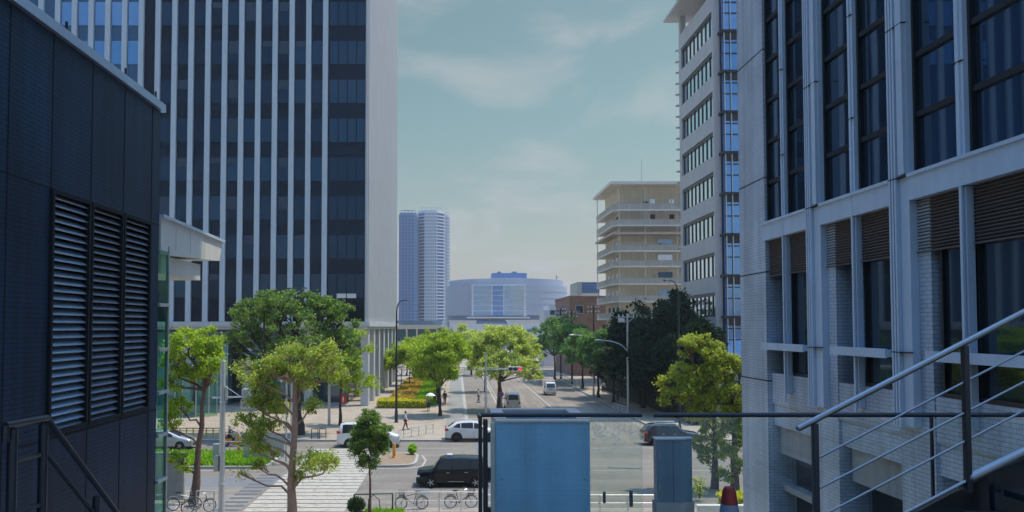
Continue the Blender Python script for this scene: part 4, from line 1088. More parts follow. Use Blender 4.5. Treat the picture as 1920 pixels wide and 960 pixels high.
for i, (X_, Y_, h, Rr, lf, lab) in enumerate([
    (4.2, 112, 9.0, 3.4, 'leaf_olive', 'yellow green roadside tree hidden behind the wide round one'),
    (3.0, 150, 9.5, 4.0, 'leaf_olive', 'pale flowering tree rising behind the walk trees'),
    (-3.2, 172, 10.0, 3.4, 'leaf_dark', 'dark green tree at the far end of the walk'),
    (-6.5, 195, 8.0, 3.0, 'leaf_mid', 'far tree in front of the cream station building'),
    (2.5, 240, 11.0, 3.0, 'leaf_olive', 'faint olive tree left of the far hall steps'),
    (11.0, 262, 10.6, 2.8, 'leaf_olive', 'faint slim tree before the middle of the far hall'),
    (19.8, 250, 10.4, 3.4, 'leaf_mid', 'faint rounded green tree before the right half of the far hall'),
    (-9.5, 150, 5.5, 2.6, 'leaf_dark', 'low dark tree beside the last tower column'),
    (16.5, 200, 7.5, 3.5, 'leaf_mid', 'far tree closing the end of the road'),
    (9.0, 205, 6.5, 3.5, 'leaf_olive', 'far olive tree behind the end of the road')]):
    tree(lab, (X_, Y_, .13), h * .38, .16, crown(Rr, h * .3, h * .68, 50 + i, 6), M[lf], M['bark_dark'], 3600, .42, 50 + i, group='distant trees', clump=.9, per=70)
# right side
for i, (px, Y_, h, Rr, lf, lab) in enumerate([
    (1040, 134, 12.2, 5.4, 'leaf_ginkgo', 'tall dark green roadside tree left of the utility poles'),
    (1122, 103, 9.6, 3.3, 'leaf_ginkgo', 'dark green tree behind the curved white street lamps'),
    (1092, 118, 9.8, 3.7, 'leaf_ginkgo', 'dark green tree between the two curved lamps'),
    (1150, 96, 7.2, 2.9, 'leaf_dark', 'shadowed tree beside the transformer pole'),
    (1073, 128, 10.6, 4.2, 'leaf_ginkgo', 'dark green tree hiding the foot of the brick building')]):
    x = A(px, 700, Y_).x
    tree(lab, (x, Y_, .13), h * .36, .19, crown(Rr, h * .34, h * .64, 70 + i, 8), M[lf], M['bark_dark'], 16000, .28, 70 + i, group='trees on the shaded right pavement', clump=.62, per=85)
for i, (px, Y_, h, Rr, lab) in enumerate([
    (1252, 84, 14.0, 5.0, 'very dark tall evergreen in front of the white office block'),
    (1205, 90, 12.0, 4.6, 'very dark evergreen left of the tallest one'),
    (1296, 80, 11.4, 3.3, 'very dark evergreen tucked right of the tallest one'),
    (1232, 100, 13.4, 5.4, 'very dark evergreen filling the gap behind the lamp poles'),
    (1166, 104, 10.8, 5.0, 'very dark bushy evergreen right behind the transformer pole'),
    (1300, 92, 10.5, 3.8, 'very dark evergreen half hidden by the yellow green trees')]):
    x = A(px, 700, Y_).x
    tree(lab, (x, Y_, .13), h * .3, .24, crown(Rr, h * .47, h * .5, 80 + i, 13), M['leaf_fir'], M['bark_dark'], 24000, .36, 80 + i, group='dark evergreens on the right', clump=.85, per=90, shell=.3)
b11 = G(1340, 916, .0)
tree('yellow green tree with leaves above and below the glass rail, left of its twin', b11, 5.0, .20,
     pads(b11, 46, [(1290, 655, 22, 24, 0), (1310, 645, 22, 18, .4), (1335, 660, 24, 22, 0), (1280, 700, 26, 22, .2), (1260, 745, 26, 18, 0), (1300, 740, 34, 30, 0), (1330, 710, 30, 30, .4), (1245, 720, 12, 12, 0), (1310, 780, 26, 22, 0), (1335, 815, 22, 28, .3), (1325, 860, 16, 20, 0), (1312, 835, 14, 18, .2), (1345, 890, 12, 16, 0)]),
     M['leaf_yellow'], M['bark'], 22000, .14, 91, clump=.33, per=70)
b12 = G(1378, 920, .0)
tree('yellow green tree close against the pale tiled building', b12, 5.0, .22,
     pads(b12, 45, [(1360, 690, 24, 24, 0), (1385, 700, 18, 26, .2), (1375, 740, 28, 26, 0), (1345, 750, 24, 24, .3), (1385, 775, 18, 22, 0), (1370, 810, 26, 24, .2), (1395, 830, 14, 28, 0), (1365, 850, 22, 22, 0), (1388, 880, 16, 20, .3), (1360, 895, 12, 14, .1), (1375, 775, 24, 20, 0), (1350, 672, 14, 14, 0)]),
     M['leaf_yellow'], M['bark'], 21000, .14, 92, clump=.33, per=70)
# shrubs
def shrub(label, p, R_, H_, leaf, n, size, seed, group=None):
    t = thing('shrub', label, 'shrub', p, group=group)
    b = MB(); rng = random.Random(seed)
    for k in range(9):
        a = rng.uniform(0, 6.28); b.tube([(0, 0, 0), (R_ * .4 * math.cos(a), R_ * .4 * math.sin(a), H_ * .5), (R_ * .7 * math.cos(a), R_ * .7 * math.sin(a), H_ * .85)], [.02, .015, .006], 5)
    b.build('stem', M['bark'], t, fixn=False)
    def fn(r_, n_):
        q = r_.normal(size=(n_, 3)); q /= np.linalg.norm(q, axis=1)[:, None]; q *= (r_.random(n_) ** .4)[:, None]
        return q * np.array([R_, R_, H_ * .52]) + np.array([0, 0, H_ * .52])
    leaf_obj('foliage', scatter_leaves(fn, n, size, seed), M[leaf], t)
shrub('dark green rounded shrub at the foot of the young tree', G(668, 962, .13), .48, .8, 'leaf_dark', 2200, .10, 101)
shrub('thin weedy shrub by the white wall beneath the teal pillar', G(1312, 935, .13), .5, 1.3, 'leaf_olive', 260, .14, 102)
shrub('small grass tuft at the rounded end of the traffic island', G(773, 852, .15), .3, .75, 'grass', 260, .28, 103)
tag(leaf_obj('grass_verge', scatter_leaves(rect_fn(-4.6, -2.6, 38.2, 39.8, .13, .3), 2600, .18, 9, 5, .2, True), M['grass']), 'patch of grass in front of the bicycles', 'grass', kind='stuff')

# ------------------------------------------------------------------ vehicles
def lerp_poly(poly, x):
    for (x0, z0), (x1, z1) in zip(poly[:-1], poly[1:]):
        if x <= x1: return z0 + (z1 - z0) * (x - x0) / max(1e-6, x1 - x0)
    return poly[-1][1]
def wheel(parent, x, y, r, side, w=.2, rimm='rim', spokes=5):
    h = thing_part = bpy.data.objects.new('wheel', None); COL.objects.link(h); h.parent = parent; h.location = (x, y, r)
    s = side
    b = MB(); b.lathe([(r * .62, -w / 2), (r * .93, -w / 2), (r, -w * .32), (r, w * .32), (r * .93, w / 2), (r * .62, w / 2), (r * .6, 0), (r * .62, -w / 2)], (0, 0, 0), 22, 0, 'y'); b.build('tyre', M['tyre'], h)
    b = MB(); yy = s * w * .40
    b.lathe([(r * .70, s * w * .49), (r * .64, yy), (r * .63, s * w * .1)], (0, 0, 0), 22, 0, 'y'); b.lathe([(r * .14, s * w * .48), (.005, s * w * .5)], (0, 0, 0), 12, 0, 'y')
    for k in range(spokes):
        a = 2 * math.pi * k / spokes
        b.obox((r * .1 * math.cos(a), yy, r * .1 * math.sin(a)), (r * .66 * math.cos(a), yy, r * .66 * math.sin(a)), r * .17, .03, up=(0, 1, 0))
    b.lathe([(.58 * r, 0), (.005, 0)], (0, 0, 0), 16, 1, 'y')
    b.build('rim', [M[rimm], M['void']], h)
def car(name, label, cat, pos, rz, L, W, top, belt, zb, wins, screen, rear, wheels, wr, paint, tumble=.30, roofrail=False, tail_z=.85, head_z=.68, extras=None, arch='void', group=None):
    t = thing(name, label, cat, pos, rz, group)
    half = W / 2
    def wid(x): return half * (1 - .10 * (abs(x) / (L / 2)) ** 7)
    xs = sorted(set([round(p[0], 4) for p in top] + [round(p[0], 4) for p in belt] + [-L / 2 + L * k / 26 for k in range(27)]))
    xs = [x for x in xs if -L / 2 <= x <= L / 2]
    def sec(x):
        zt = lerp_poly(top, x); w = wid(x); zbl = min(lerp_poly(belt, x), zt - .06)
        z5 = max(zt - .07, zbl + .02); wr_ = w * .985 - tumble * max(0, z5 - zbl) - .015
        end = (abs(x) / (L / 2)) ** 10
        z0 = zb + .06 * end
        return [(.80 * w, z0), (.97 * w, z0 + .1), (w, z0 + .28 * (1 if zbl > .6 else .8)), (w * .99, zbl), (wr_, z5), (wr_ - .07, zt - .012), (wr_ * .5, zt + .012), (0, zt + .018)]
    b = MB(); n = 15
    vs = []
    for x in xs:
        s = sec(x)
        ring = [(x, -y, z) for y, z in s] + [(x, y, z) for y, z in s[::-1][1:]]
        vs += ring
    n = 15
    fs = [(i * n + k, i * n + k + 1, (i + 1) * n + k + 1, (i + 1) * n + k) for i in range(len(xs) - 1) for k in range(n - 1)]
    fs += [(i * n + n - 1, i * n, (i + 1) * n, (i + 1) * n + n - 1) for i in range(len(xs) - 1)]
    fs += [tuple(range(n)), tuple((len(xs) - 1) * n + k for k in range(n))[::-1]]
    b.add(vs, fs, 0, True); body = b.build('body', paint, t)
    glass = M['car_glass']
    for side in (-1, 1):
        for xa, xb, sl in wins:       # sl: slant of (front, rear) pillars
            g = MB(); rows = []
            for k in range(7):
                f = k / 6
                for v in (.10, .93):
                    x = xa + (xb - xa) * f + (sl[0] * (1 - f) + sl[1] * f) * v
                    s = sec(x); y = s[3][0] + (s[4][0] - s[3][0]) * v + .008; z = s[3][1] + (s[4][1] - s[3][1]) * v
                    rows.append((x, side * y, z))
            g.add(rows, [(2 * k, 2 * k + 1, 2 * k + 3, 2 * k + 2) for k in range(6)]); g.build('window', glass, t)
    for nm, rng_ in (('windscreen', screen), ('rear_window', rear)):
        if rng_ is None: continue
        xa, xb, fr = rng_; g = MB(); rows = []; sgn = 1 if nm == 'windscreen' else -1
        for k in range(6):
            x = xa + (xb - xa) * k / 5; s = sec(x)
            for q in range(5):
                v = -1 + q / 2
                y = v * (s[5][0] - .02) * fr; z = s[5][1] + (.03 - .03 * v * v) + .012
                rows.append((x + sgn * .02, y, z))
        g.add(rows, [(5 * k + q, 5 * k + q + 1, 5 * k + q + 6, 5 * k + q + 5) for k in range(5) for q in range(4)], 0, True); g.build(nm, glass, t)
    for wx in wheels:
        for side in (-1, 1):
            ak = 1.27 if arch == 'plastic' else 1.16; a = MB(); pts = [(wx + wr * ak * math.cos(math.pi * k / 12), wr + wr * ak * math.sin(math.pi * k / 12)) for k in range(13)]
            pts = [(wx + wr * ak, zb + .03)] + pts + [(wx - wr * ak, zb + .03)]
            a.add([(x, side * (wid(wx) + .006), z) for x, z in pts], [tuple(range(len(pts)))]); a.build('wheel_arch', M[arch], t)
            wheel(t, wx, side * (wid(wx) - .07), wr, side, rimm='steel_dark' if arch == 'plastic' else 'rim')
    for side in (-1, 1):
        y = side * half * .72
        b = MB(); b.bbox(L / 2 - .30, L / 2 + .015, y - .19, y + .19, head_z - .07, head_z + .07, .03); b.build('headlight', M['lamp_clear'], t)
        b = MB(); b.bbox(-L / 2 - .015, -L / 2 + .30, side * half * .60, side * half * .955, tail_z - .10, tail_z + .10, .03); b.build('tail_light', M['lamp_red'], t)
        mx = wins[0][0]; s = sec(mx - .1)
        b = MB(); b.bbox(mx - .18, mx - .02, side * (s[3][0] - .03), side * (s[3][0] + .2), s[3][1] + .0, s[3][1] + .15, .04); b.build('mirror', paint, t)
        for wi in wins[:2]:
            hx = wi[1] + .12; zz = lerp_poly(belt, hx) - .13; yy = side * wid(hx)
            b = MB(); b.box(hx - .02, hx + .18, yy * .985, yy * 1.012, zz - .018, zz + .018); b.build('door_handle', M['rim'], t)
            b = MB(); b.box(wi[1] - .03, wi[1] - .018, yy * .99, yy * 1.004, zb + .16, zz + .08); b.build('door_seam', M['void'], t)
    b = MB(); b.box(L / 2 - .02, L / 2 + .025, -.45, .45, .34, .5); b.build('grille', M['plastic'], t)
    for sx in (L / 2 + .03, -L / 2 - .03):
        b = MB(); b.box(sx - .01, sx + .01, -.165, .165, .52, .68); b.build('number_plate', M['plate'], t)
    if roofrail:
        for side in (-1, 1):
            s = sec(-.3); b = MB(); b.tube([(-L * .32, side * s[4][0] * .92, lerp_poly(top, -L * .32) + .02), (-L * .3, side * s[4][0] * .92, s[5][1] + .07), (.5, side * s[4][0] * .92, s[5][1] + .07), (.62, side * s[4][0] * .92, lerp_poly(top, .6))], .02, 6); b.build('roof_rail', M['rim'], t)
    return t
PI = math.pi
p = G(850, 915)      # black taxi, facing left
taxi = car('taxi', 'black tall roofed taxi facing left on the near lane', 'taxi', (p.x, p.y + .85, 0), PI, 4.4, 1.695,
    [(-2.2, .80), (-2.17, 1.0), (-2.02, 1.25), (-1.80, 1.62), (-1.55, 1.72), (-.6, 1.755), (.45, 1.73), (.76, 1.66), (1.20, 1.10), (1.30, 1.06), (1.9, 1.0), (2.14, .90), (2.2, .66)],
    [(-2.2, .85), (-1.9, 1.06), (0, 1.02), (1.2, 1.0), (2.2, .74)], .2,
    [(1.05, .12, (-.30, 0)), (.05, -.95, (0, 0)), (-1.02, -1.72, (0, .02))], (.78, 1.19, .93), (-2.02, -1.82, .86), (-1.32, 1.33), .315, M['car_black'])
b = MB(); b.bbox(.05, .40, -.14, .14, 1.75, 1.86, .03); b.build('roof_lamp', M['sign_white'], taxi)
for side in (-1, 1):
    b = MB(); b.box(-.62, .3, side * .838, side * .856, .36, .39); b.build('side_trim', M['rim'], taxi)
p = G(890, 829)
car('suv', 'white crossover with black lower sills facing right on the far lane', 'car', (p.x - .1, p.y + .9, 0), 0, 4.7, 1.86,
    [(-2.35, .78), (-2.32, 1.05), (-2.12, 1.16), (-1.55, 1.55), (-1.0, 1.66), (-.2, 1.69), (.35, 1.64), (1.15, 1.15), (1.4, 1.08), (2.05, .98), (2.28, .82), (2.35, .6)],
    [(-2.35, .95), (-1.9, 1.2), (-1.0, 1.10), (1.2, 1.02), (2.35, .74)], .24,
    [(.95, .05, (-.42, 0)), (-.03, -1.0, (0, -.02)), (-1.08, -1.75, (0, .45))], (.38, 1.12, .92), (-2.08, -1.6, .8), (-1.38, 1.42), .37, M['car_white'], tail_z=1.02, head_z=.8, roofrail=True, arch='plastic')
p = G(690, 840)
car('minivan', 'white minivan facing right at the far end of the crosswalk', 'van', (p.x, p.y + .9, 0), 0, 4.95, 1.85,
    [(-2.475, .85), (-2.45, 1.1), (-2.33, 1.45), (-2.2, 1.84), (-1.9, 1.93), (-.5, 1.95), (.75, 1.88), (1.05, 1.78), (1.78, 1.18), (1.9, 1.12), (2.3, 1.0), (2.43, .85), (2.475, .6)],
    [(-2.475, 1.0), (-1.5, 1.10), (1.5, 1.05), (2.475, .8)], .2,
    [(1.5, .55, (-.5, 0)), (.48, -.75, (0, 0)), (-.83, -2.05, (0, .05))], (1.06, 1.75, .92), (-2.34, -2.22, .9), (-1.5, 1.5), .34, M['car_pearl'], tumble=.2, tail_z=1.2, head_z=.85)
p = G(1258, 836)
car('suv', 'dark navy SUV facing right behind the glass rail', 'car', (p.x + .2, p.y + .9, 0), 0, 4.6, 1.82,
    [(-2.3, .8), (-2.27, 1.1), (-2.08, 1.3), (-1.8, 1.6), (-1.4, 1.68), (-.2, 1.70), (.3, 1.65), (1.0, 1.16), (1.3, 1.08), (2.0, .98), (2.22, .82), (2.3, .6)],
    [(-2.3, 1.0), (-1.5, 1.08), (1.1, 1.02), (2.3, .74)], .24,
    [(.8, -.05, (-.4, 0)), (-.13, -1.0, (0, 0)), (-1.08, -1.85, (0, .12))], (.32, .98, .92), (-2.08, -1.82, .88), (-1.35, 1.4), .36, M['car_navy'], roofrail=True, tail_z=1.0, head_z=.8)
p = G(318, 844)
car('sedan', 'silver sedan passing behind the leaning bright green tree', 'car', (p.x - .6, p.y + .9, 0), 0, 4.5, 1.75,
    [(-2.25, .8), (-2.22, 1.02), (-1.9, 1.18), (-.9, 1.44), (-.1, 1.49), (.3, 1.44), (1.3, 1.02), (1.5, .97), (2.0, .84), (2.2, .70), (2.25, .55)],
    [(-2.25, .9), (-1, .98), (1.2, .92), (2.25, .66)], .18,
    [(1.0, .1, (-.4, 0)), (.03, -.9, (0, -.05)), (-.97, -1.4, (0, .2))], (.34, 1.26, .92), (-1.9, -1.0, .85), (-1.35, 1.35), .315, M['car_silver'])
p = G(963, 771)
car('van', 'beige van driving away on the left side of the road', 'van', (p.x, p.y + 2.3, 0), PI / 2, 4.4, 1.69,
    [(-2.2, .8), (-2.18, 1.1), (-2.12, 1.5), (-2.02, 1.86), (-1.8, 1.95), (.6, 1.96), (1.2, 1.86), (1.85, 1.2), (2.05, 1.08), (2.17, .85), (2.2, .6)],
    [(-2.2, 1.02), (1.6, 1.05), (2.2, .85)], .2,
    [(1.5, .6, (-.4, 0)), (.5, -.6, (0, 0)), (-.7, -1.95, (0, 0))], (1.22, 1.84, .92), (-2.16, -2.04, .9), (-1.3, 1.4), .31, M['car_beige'], tumble=.14, tail_z=.9, head_z=.8)
# small white truck facing the viewpoint
p = G(1033, 742)
tr = thing('truck', 'small white cab truck with a pale body coming towards the crossing', 'truck', (p.x, p.y, 0))
b = MB()
b.add([(-.72, 0, .42), (.72, 0, .42), (.74, -.02, 1.02), (-.74, -.02, 1.02), (.64, .38, 1.72), (-.64, .38, 1.72), (.6, .55, 1.80), (-.6, .55, 1.80), (.6, 1.2, 1.80), (-.6, 1.2, 1.80), (.74, 1.25, .42), (-.74, 1.25, .42), (.74, 1.25, 1.02), (-.74, 1.25, 1.02)],
      [(0, 1, 2, 3), (3, 2, 4, 5), (5, 4, 6, 7), (7, 6, 8, 9), (1, 10, 12, 2), (0, 3, 13, 11), (2, 12, 8, 6, 4), (3, 5, 7, 9, 13), (8, 12, 13, 9), (10, 11, 13, 12), (0, 11, 10, 1)])
b.build('cab', M['car_white'], tr)
b = MB(); b.add([(-.62, -.01, 1.10), (.62, -.01, 1.10), (.56, .33, 1.66), (-.56, .33, 1.66)], [(0, 1, 2, 3)]); b.build('windscreen', M['car_glass'], tr)
for s in (-1, 1):
    b = MB(); b.add([(s * .755, .1, 1.08), (s * .755, 1.1, 1.08), (s * .65, 1.1, 1.68), (s * .66, .42, 1.66)], [(0, 1, 2, 3)]); b.build('window', M['car_glass'], tr)
    b = MB(); b.bbox(s * .5 - .14, s * .5 + .14, -.04, .05, .68, .86, .03); b.build('headlight', M['lamp_clear'], tr)
    b = MB(); b.bbox(s * .83 - .07, s * .83 + .07, .02, .1, 1.1, 1.35, .02); b.build('mirror', M['plastic'], tr)
    wheel(tr, s * .62, .55, .28, s, .16); wheel(tr, s * .62, 2.6, .28, s, .16)
for o in tr.children:
    if o.name.startswith('wheel'): o.rotation_euler = (0, 0, PI / 2)
b = MB(); b.bbox(-.78, .78, -.06, .1, .32, .5, .03); b.build('bumper', M['sign_grey'], tr)
b = MB(); b.box(-.3, .3, -.03, .02, .86, .96); b.build('grille', M['plastic'], tr)
b = MB(); b.bbox(-.8, .8, 1.32, 3.3, .6, 2.05, .04); b.build('cargo_box', M['car_white'], tr)
b = MB(); b.box(-.165, .165, -.075, -.06, .36, .48); b.build('number_plate', M['plate_yellow'], tr)

# delivery scooter
p = G(437, 837)
sc = thing('delivery_scooter', 'orange red delivery scooter on the far lane', 'scooter', (p.x, p.y, 0))
def spoked(parent, x, y, r, tw=.05, m='rim', ns=10):
    w = bpy.data.objects.new('wheel', None); COL.objects.link(w); w.parent = parent; w.location = (x, y, r)
    b = MB(); pr = [(r - tw + tw * math.cos(a), tw * math.sin(a)) for a in [2 * PI * k / 8 for k in range(9)]]
    b.lathe(pr, (0, 0, 0), 26, 0, 'y'); b.build('tyre', M['tyre'], w)
    b = MB()
    b.lathe([(r - 2 * tw - .0, -.012), (r - 2 * tw - .018, 0), (r - 2 * tw, .012)], (0, 0, 0), 26, 0, 'y')
    for k in range(ns):
        a = 2 * PI * k / ns; b.tube([(0, 0, 0), ((r - 1.7 * tw) * math.cos(a), 0, (r - 1.7 * tw) * math.sin(a))], .004, 4, cap=False)
    b.tube([(0, -.05, 0), (0, .05, 0)], .03, 8)
    b.build('rim', M[m], w)
spoked(sc, .62, 0, .24, .05); spoked(sc, -.55, .0, .24, .05)
b = MB(); b.tube([(.62, 0, .24), (.5, 0, .65), (.42, 0, .98)], [.05, .05, .04], 8); b.bbox(.36, .56, -.2, .2, .3, .88, .06); b.bbox(-.05, .45, -.17, .17, .22, .32, .03); b.bbox(-.85, .0, -.17, .17, .3, .66, .08); b.bbox(.48, .76, -.09, .09, .44, .54, .04); b.build('body', M['orange'], sc)
b = MB(); b.bbox(-.62, .02, -.15, .15, .66, .76, .04); b.build('seat', M['plastic'], sc)
b = MB(); b.bbox(-1.05, -.66, -.24, .24, .68, 1.12, .04); b.build('cargo_box', M['red_paint'], sc)
b = MB(); b.tube([(.42, -.32, 1.02), (.46, 0, .98), (.42, .32, 1.02)], .018, 6); b.build('handlebar', M['plastic'], sc)
b = MB(); b.add([(.52, -.2, .9), (.52, .2, .9), (.36, .2, 1.35), (.36, -.2, 1.35)], [(0, 1, 2, 3)]); b.build('windshield', M['lamp_clear'], sc)
b = MB(); b.ball((.6, 0, .8), .06, .09, .09); b.build('headlight', M['lamp_clear'], sc)

# ------------------------------------------------------------------ people
def skin_mesh(name, verts, edges, radii, m, parent, sub=1):
    me = bpy.data.meshes.new(name + '_rig'); me.from_pydata(verts, edges, []); o = bpy.data.objects.new('rig', me); COL.objects.link(o)
    mod = o.modifiers.new('skin', 'SKIN'); mod.use_smooth_shade = True
    for i, r in enumerate(radii):
        d = me.skin_vertices[0].data[i]; d.radius = (r, r) if not isinstance(r, tuple) else r; d.use_root = (i == 0)
    s = o.modifiers.new('sub', 'SUBSURF'); s.levels = sub; s.render_levels = sub
    bpy.context.view_layer.update()
    dg = bpy.context.evaluated_depsgraph_get(); out = bpy.data.meshes.new_from_object(o.evaluated_get(dg)); out.name = name
    bpy.data.objects.remove(o); out.materials.clear(); out.materials.append(m)
    n = bpy.data.objects.new(name, out); COL.objects.link(n); n.parent = parent
    return n
def person(label, pos, rz, shirt, trousers, stride=.22, arms=((.05, .05), (.05, -.1)), seated=False, group=None, skirt=False, h=1.68, helmet=None, bag=False):
    t = thing('person', label, 'person', pos, rz, group)
    k = h / 1.70
    hip = .90 if not seated else .78
    def J(*a): return tuple(c * k for c in a)
    V = []; E = []; Rr = []
    def v(p, r, par=None):
        V.append(J(*p)); Rr.append((r[0] * k, r[1] * k) if isinstance(r, tuple) else r * k)
        if par is not None: E.append((par, len(V) - 1))
        return len(V) - 1
    up = hip - .90
    pel = v((0, 0, .93 + up), (.13, .10)); sp = v((.01, 0, 1.12 + up), (.115, .09), pel); ch = v((0, 0, 1.32 + up), (.14, .10), sp)
    nk = v((.01, 0, 1.47 + up), .052, ch); hb = v((.03, 0, 1.53 + up), .066, nk); hm = v((.035, 0, 1.61 + up), .088, hb); ht = v((.02, 0, 1.67 + up), .06, hm)
    nose = v((.135, 0, 1.60 + up), .014, hm)
    arms_pts = []
    for s, (sw, bend) in zip((-1, 1), arms):
        sh = v((0, s * .17, 1.38 + up), .058, ch)
        if seated: el = v((.20, s * .24, 1.16 + up), .042, sh); wr_ = v((.42, s * .26, 1.10 + up), .03, el)
        else: el = v((sw * .6, s * .23, 1.10), .042, sh); wr_ = v((sw * 1.6 + .05 + max(0, bend), s * .24, .86 + max(0, bend) * .8), .03, el)
        w = Vector([c / k for c in V[wr_]]); dd = (w - Vector([c / k for c in V[el]])).normalized()
        pm = v(tuple(w + dd * .07), .032, wr_)
        for f, (off, ln) in enumerate(((-.03, .075), (-.01, .09), (.012, .085), (.032, .065))):
            b_ = Vector([c / k for c in V[pm]]); v(tuple(b_ + dd * ln + Vector((off, 0, -.0)) + Vector((.015, 0, 0))), .009, pm)
        v(tuple(w + dd * .05 + Vector((.05, 0, -.01))), .010, wr_)
        arms_pts.append((sh, el, wr_))
    legs = []
    for s in (-1, 1):
        d = stride * s
        th = v((0, s * .09, .88 + up), .085, pel)
        if seated: kn = v((.38, s * .15, .62), .062, th); an = v((.30, s * .15, .34), .042, kn); fo = v((.46, s * .15, .30), .036, an)
        else: kn = v((d * .5 + .04, s * .09, .49), .060, th); an = v((d - (.05 if d < 0 else 0), s * .09, .09), .040, kn); fo = v((d + .13, s * .10, .035), .034, an)
        legs.append((th, kn, an, fo))
    skin_mesh('body', V, E, Rr, M['skin'], t)
    # shirt
    def sub(chain, grow):
        idx = {}; v2 = []; e2 = []; r2 = []
        for path in chain:
            for a in path:
                if a not in idx:
                    idx[a] = len(v2); v2.append(V[a]); q = Rr[a]; r2.append((q[0] + grow, q[1] + grow) if isinstance(q, tuple) else q + grow)
            for a, c in zip(path[:-1], path[1:]):
                if (idx[a], idx[c]) not in e2: e2.append((idx[a], idx[c]))
        return v2, e2, r2
    v2, e2, r2 = sub([(pel, sp, ch)] + [(ch,) + a for a in arms_pts], .014); skin_mesh('shirt', v2, e2, r2, M[shirt], t)
    if skirt:
        b = MB(); b.lathe([(.13, 1.0), (.16, .9), (.2, .62), (.23, .42)], (0, 0, 0), 14); b.build('skirt', M[trousers], t)
    else:
        v2, e2, r2 = sub([(pel, l[0], l[1], l[2]) for l in legs], .016); skin_mesh('trousers', v2, e2, r2, M[trousers], t)
    for l in legs:
        a, f = Vector(V[l[2]]), Vector(V[l[3]])
        b = MB(); b.tube([a + Vector((-.05, 0, -.035)), (a + f) / 2 + Vector((0, 0, -.012)), f + Vector((.09, 0, -.006))], [.046, .050, .03], 8); b.build('shoe', M['cloth_black'], t)
    c = Vector(V[hm])
    b = MB()
    if helmet:
        b.ball(c + Vector((-.01, 0, .03)), .135, .13, .125); b.build('helmet', M[helmet], t)
    else:
        b.ball(c + Vector((-.025, 0, .025)), .112, .105, .108); b.build('hair', M['hair'], t)
    if bag:
        b = MB(); b.bbox(-.30, -.14, -.15, .15, 1.0, 1.42, .05); b.build('backpack', M['cloth_black'], t)
    return t
person('person in a white shirt and maroon trousers walking before the dark street lamp', G(760, 806, .13), PI * .1, 'cloth_white', 'cloth_maroon')
q = G(803, 771, .13)
person('person in a dark skirt sheltering under a white umbrella', q, PI / 2, 'cloth_grey', 'cloth_black', arms=((.05, .22), (.02, -.1)), skirt=True, stride=.12)
u = thing('umbrella', 'open white umbrella held over the walker in the dark skirt', 'umbrella', (q.x + .24, q.y + .28, .13))
b = MB(); b.tube([(0, 0, 1.05), (0, 0, 2.05)], .012, 6); b.tube([(0, 0, 1.05), (.03, 0, 1.0), (.06, 0, 1.05)], .012, 6); b.build('handle', M['plastic'], u)
b = MB(); b.lathe([(.55, 1.68), (.48, 1.80), (.33, 1.92), (.16, 1.99), (.008, 2.02)], (0, 0, 0), 8); b.build('canopy', M['umbrella_white'], u)
person('dark dressed walker in the group of two beyond the umbrella, on its left', G(815, 757, .13), PI / 2 + .2, 'cloth_navy', 'cloth_black', arms=((-.1, 0), (.15, 0)))
person('dark dressed walker with a backpack to the right of the first walk tree trunk', G(834, 759, .13), PI / 2, 'cloth_black', 'cloth_black', bag=True, stride=.18)
person('person in white standing on the cycle path left of the traffic signal pole', G(897, 755, .13), 0, 'cloth_white', 'cloth_grey', stride=.1)
person('person in a white top walking in the shade under the right hand trees', G(1131, 737, .13), -PI / 2, 'cloth_white', 'cloth_black')
person('dark dressed person standing in the shade beside the lamp post foot', G(1158, 752, .13), -PI / 2, 'cloth_black', 'cloth_black', stride=.08)
p = G(437, 837)
person('helmeted rider seated on the orange delivery scooter', (p.x - .30, p.y, .13), 0, 'cloth_navy', 'cloth_black', seated=True, helmet='car_white')

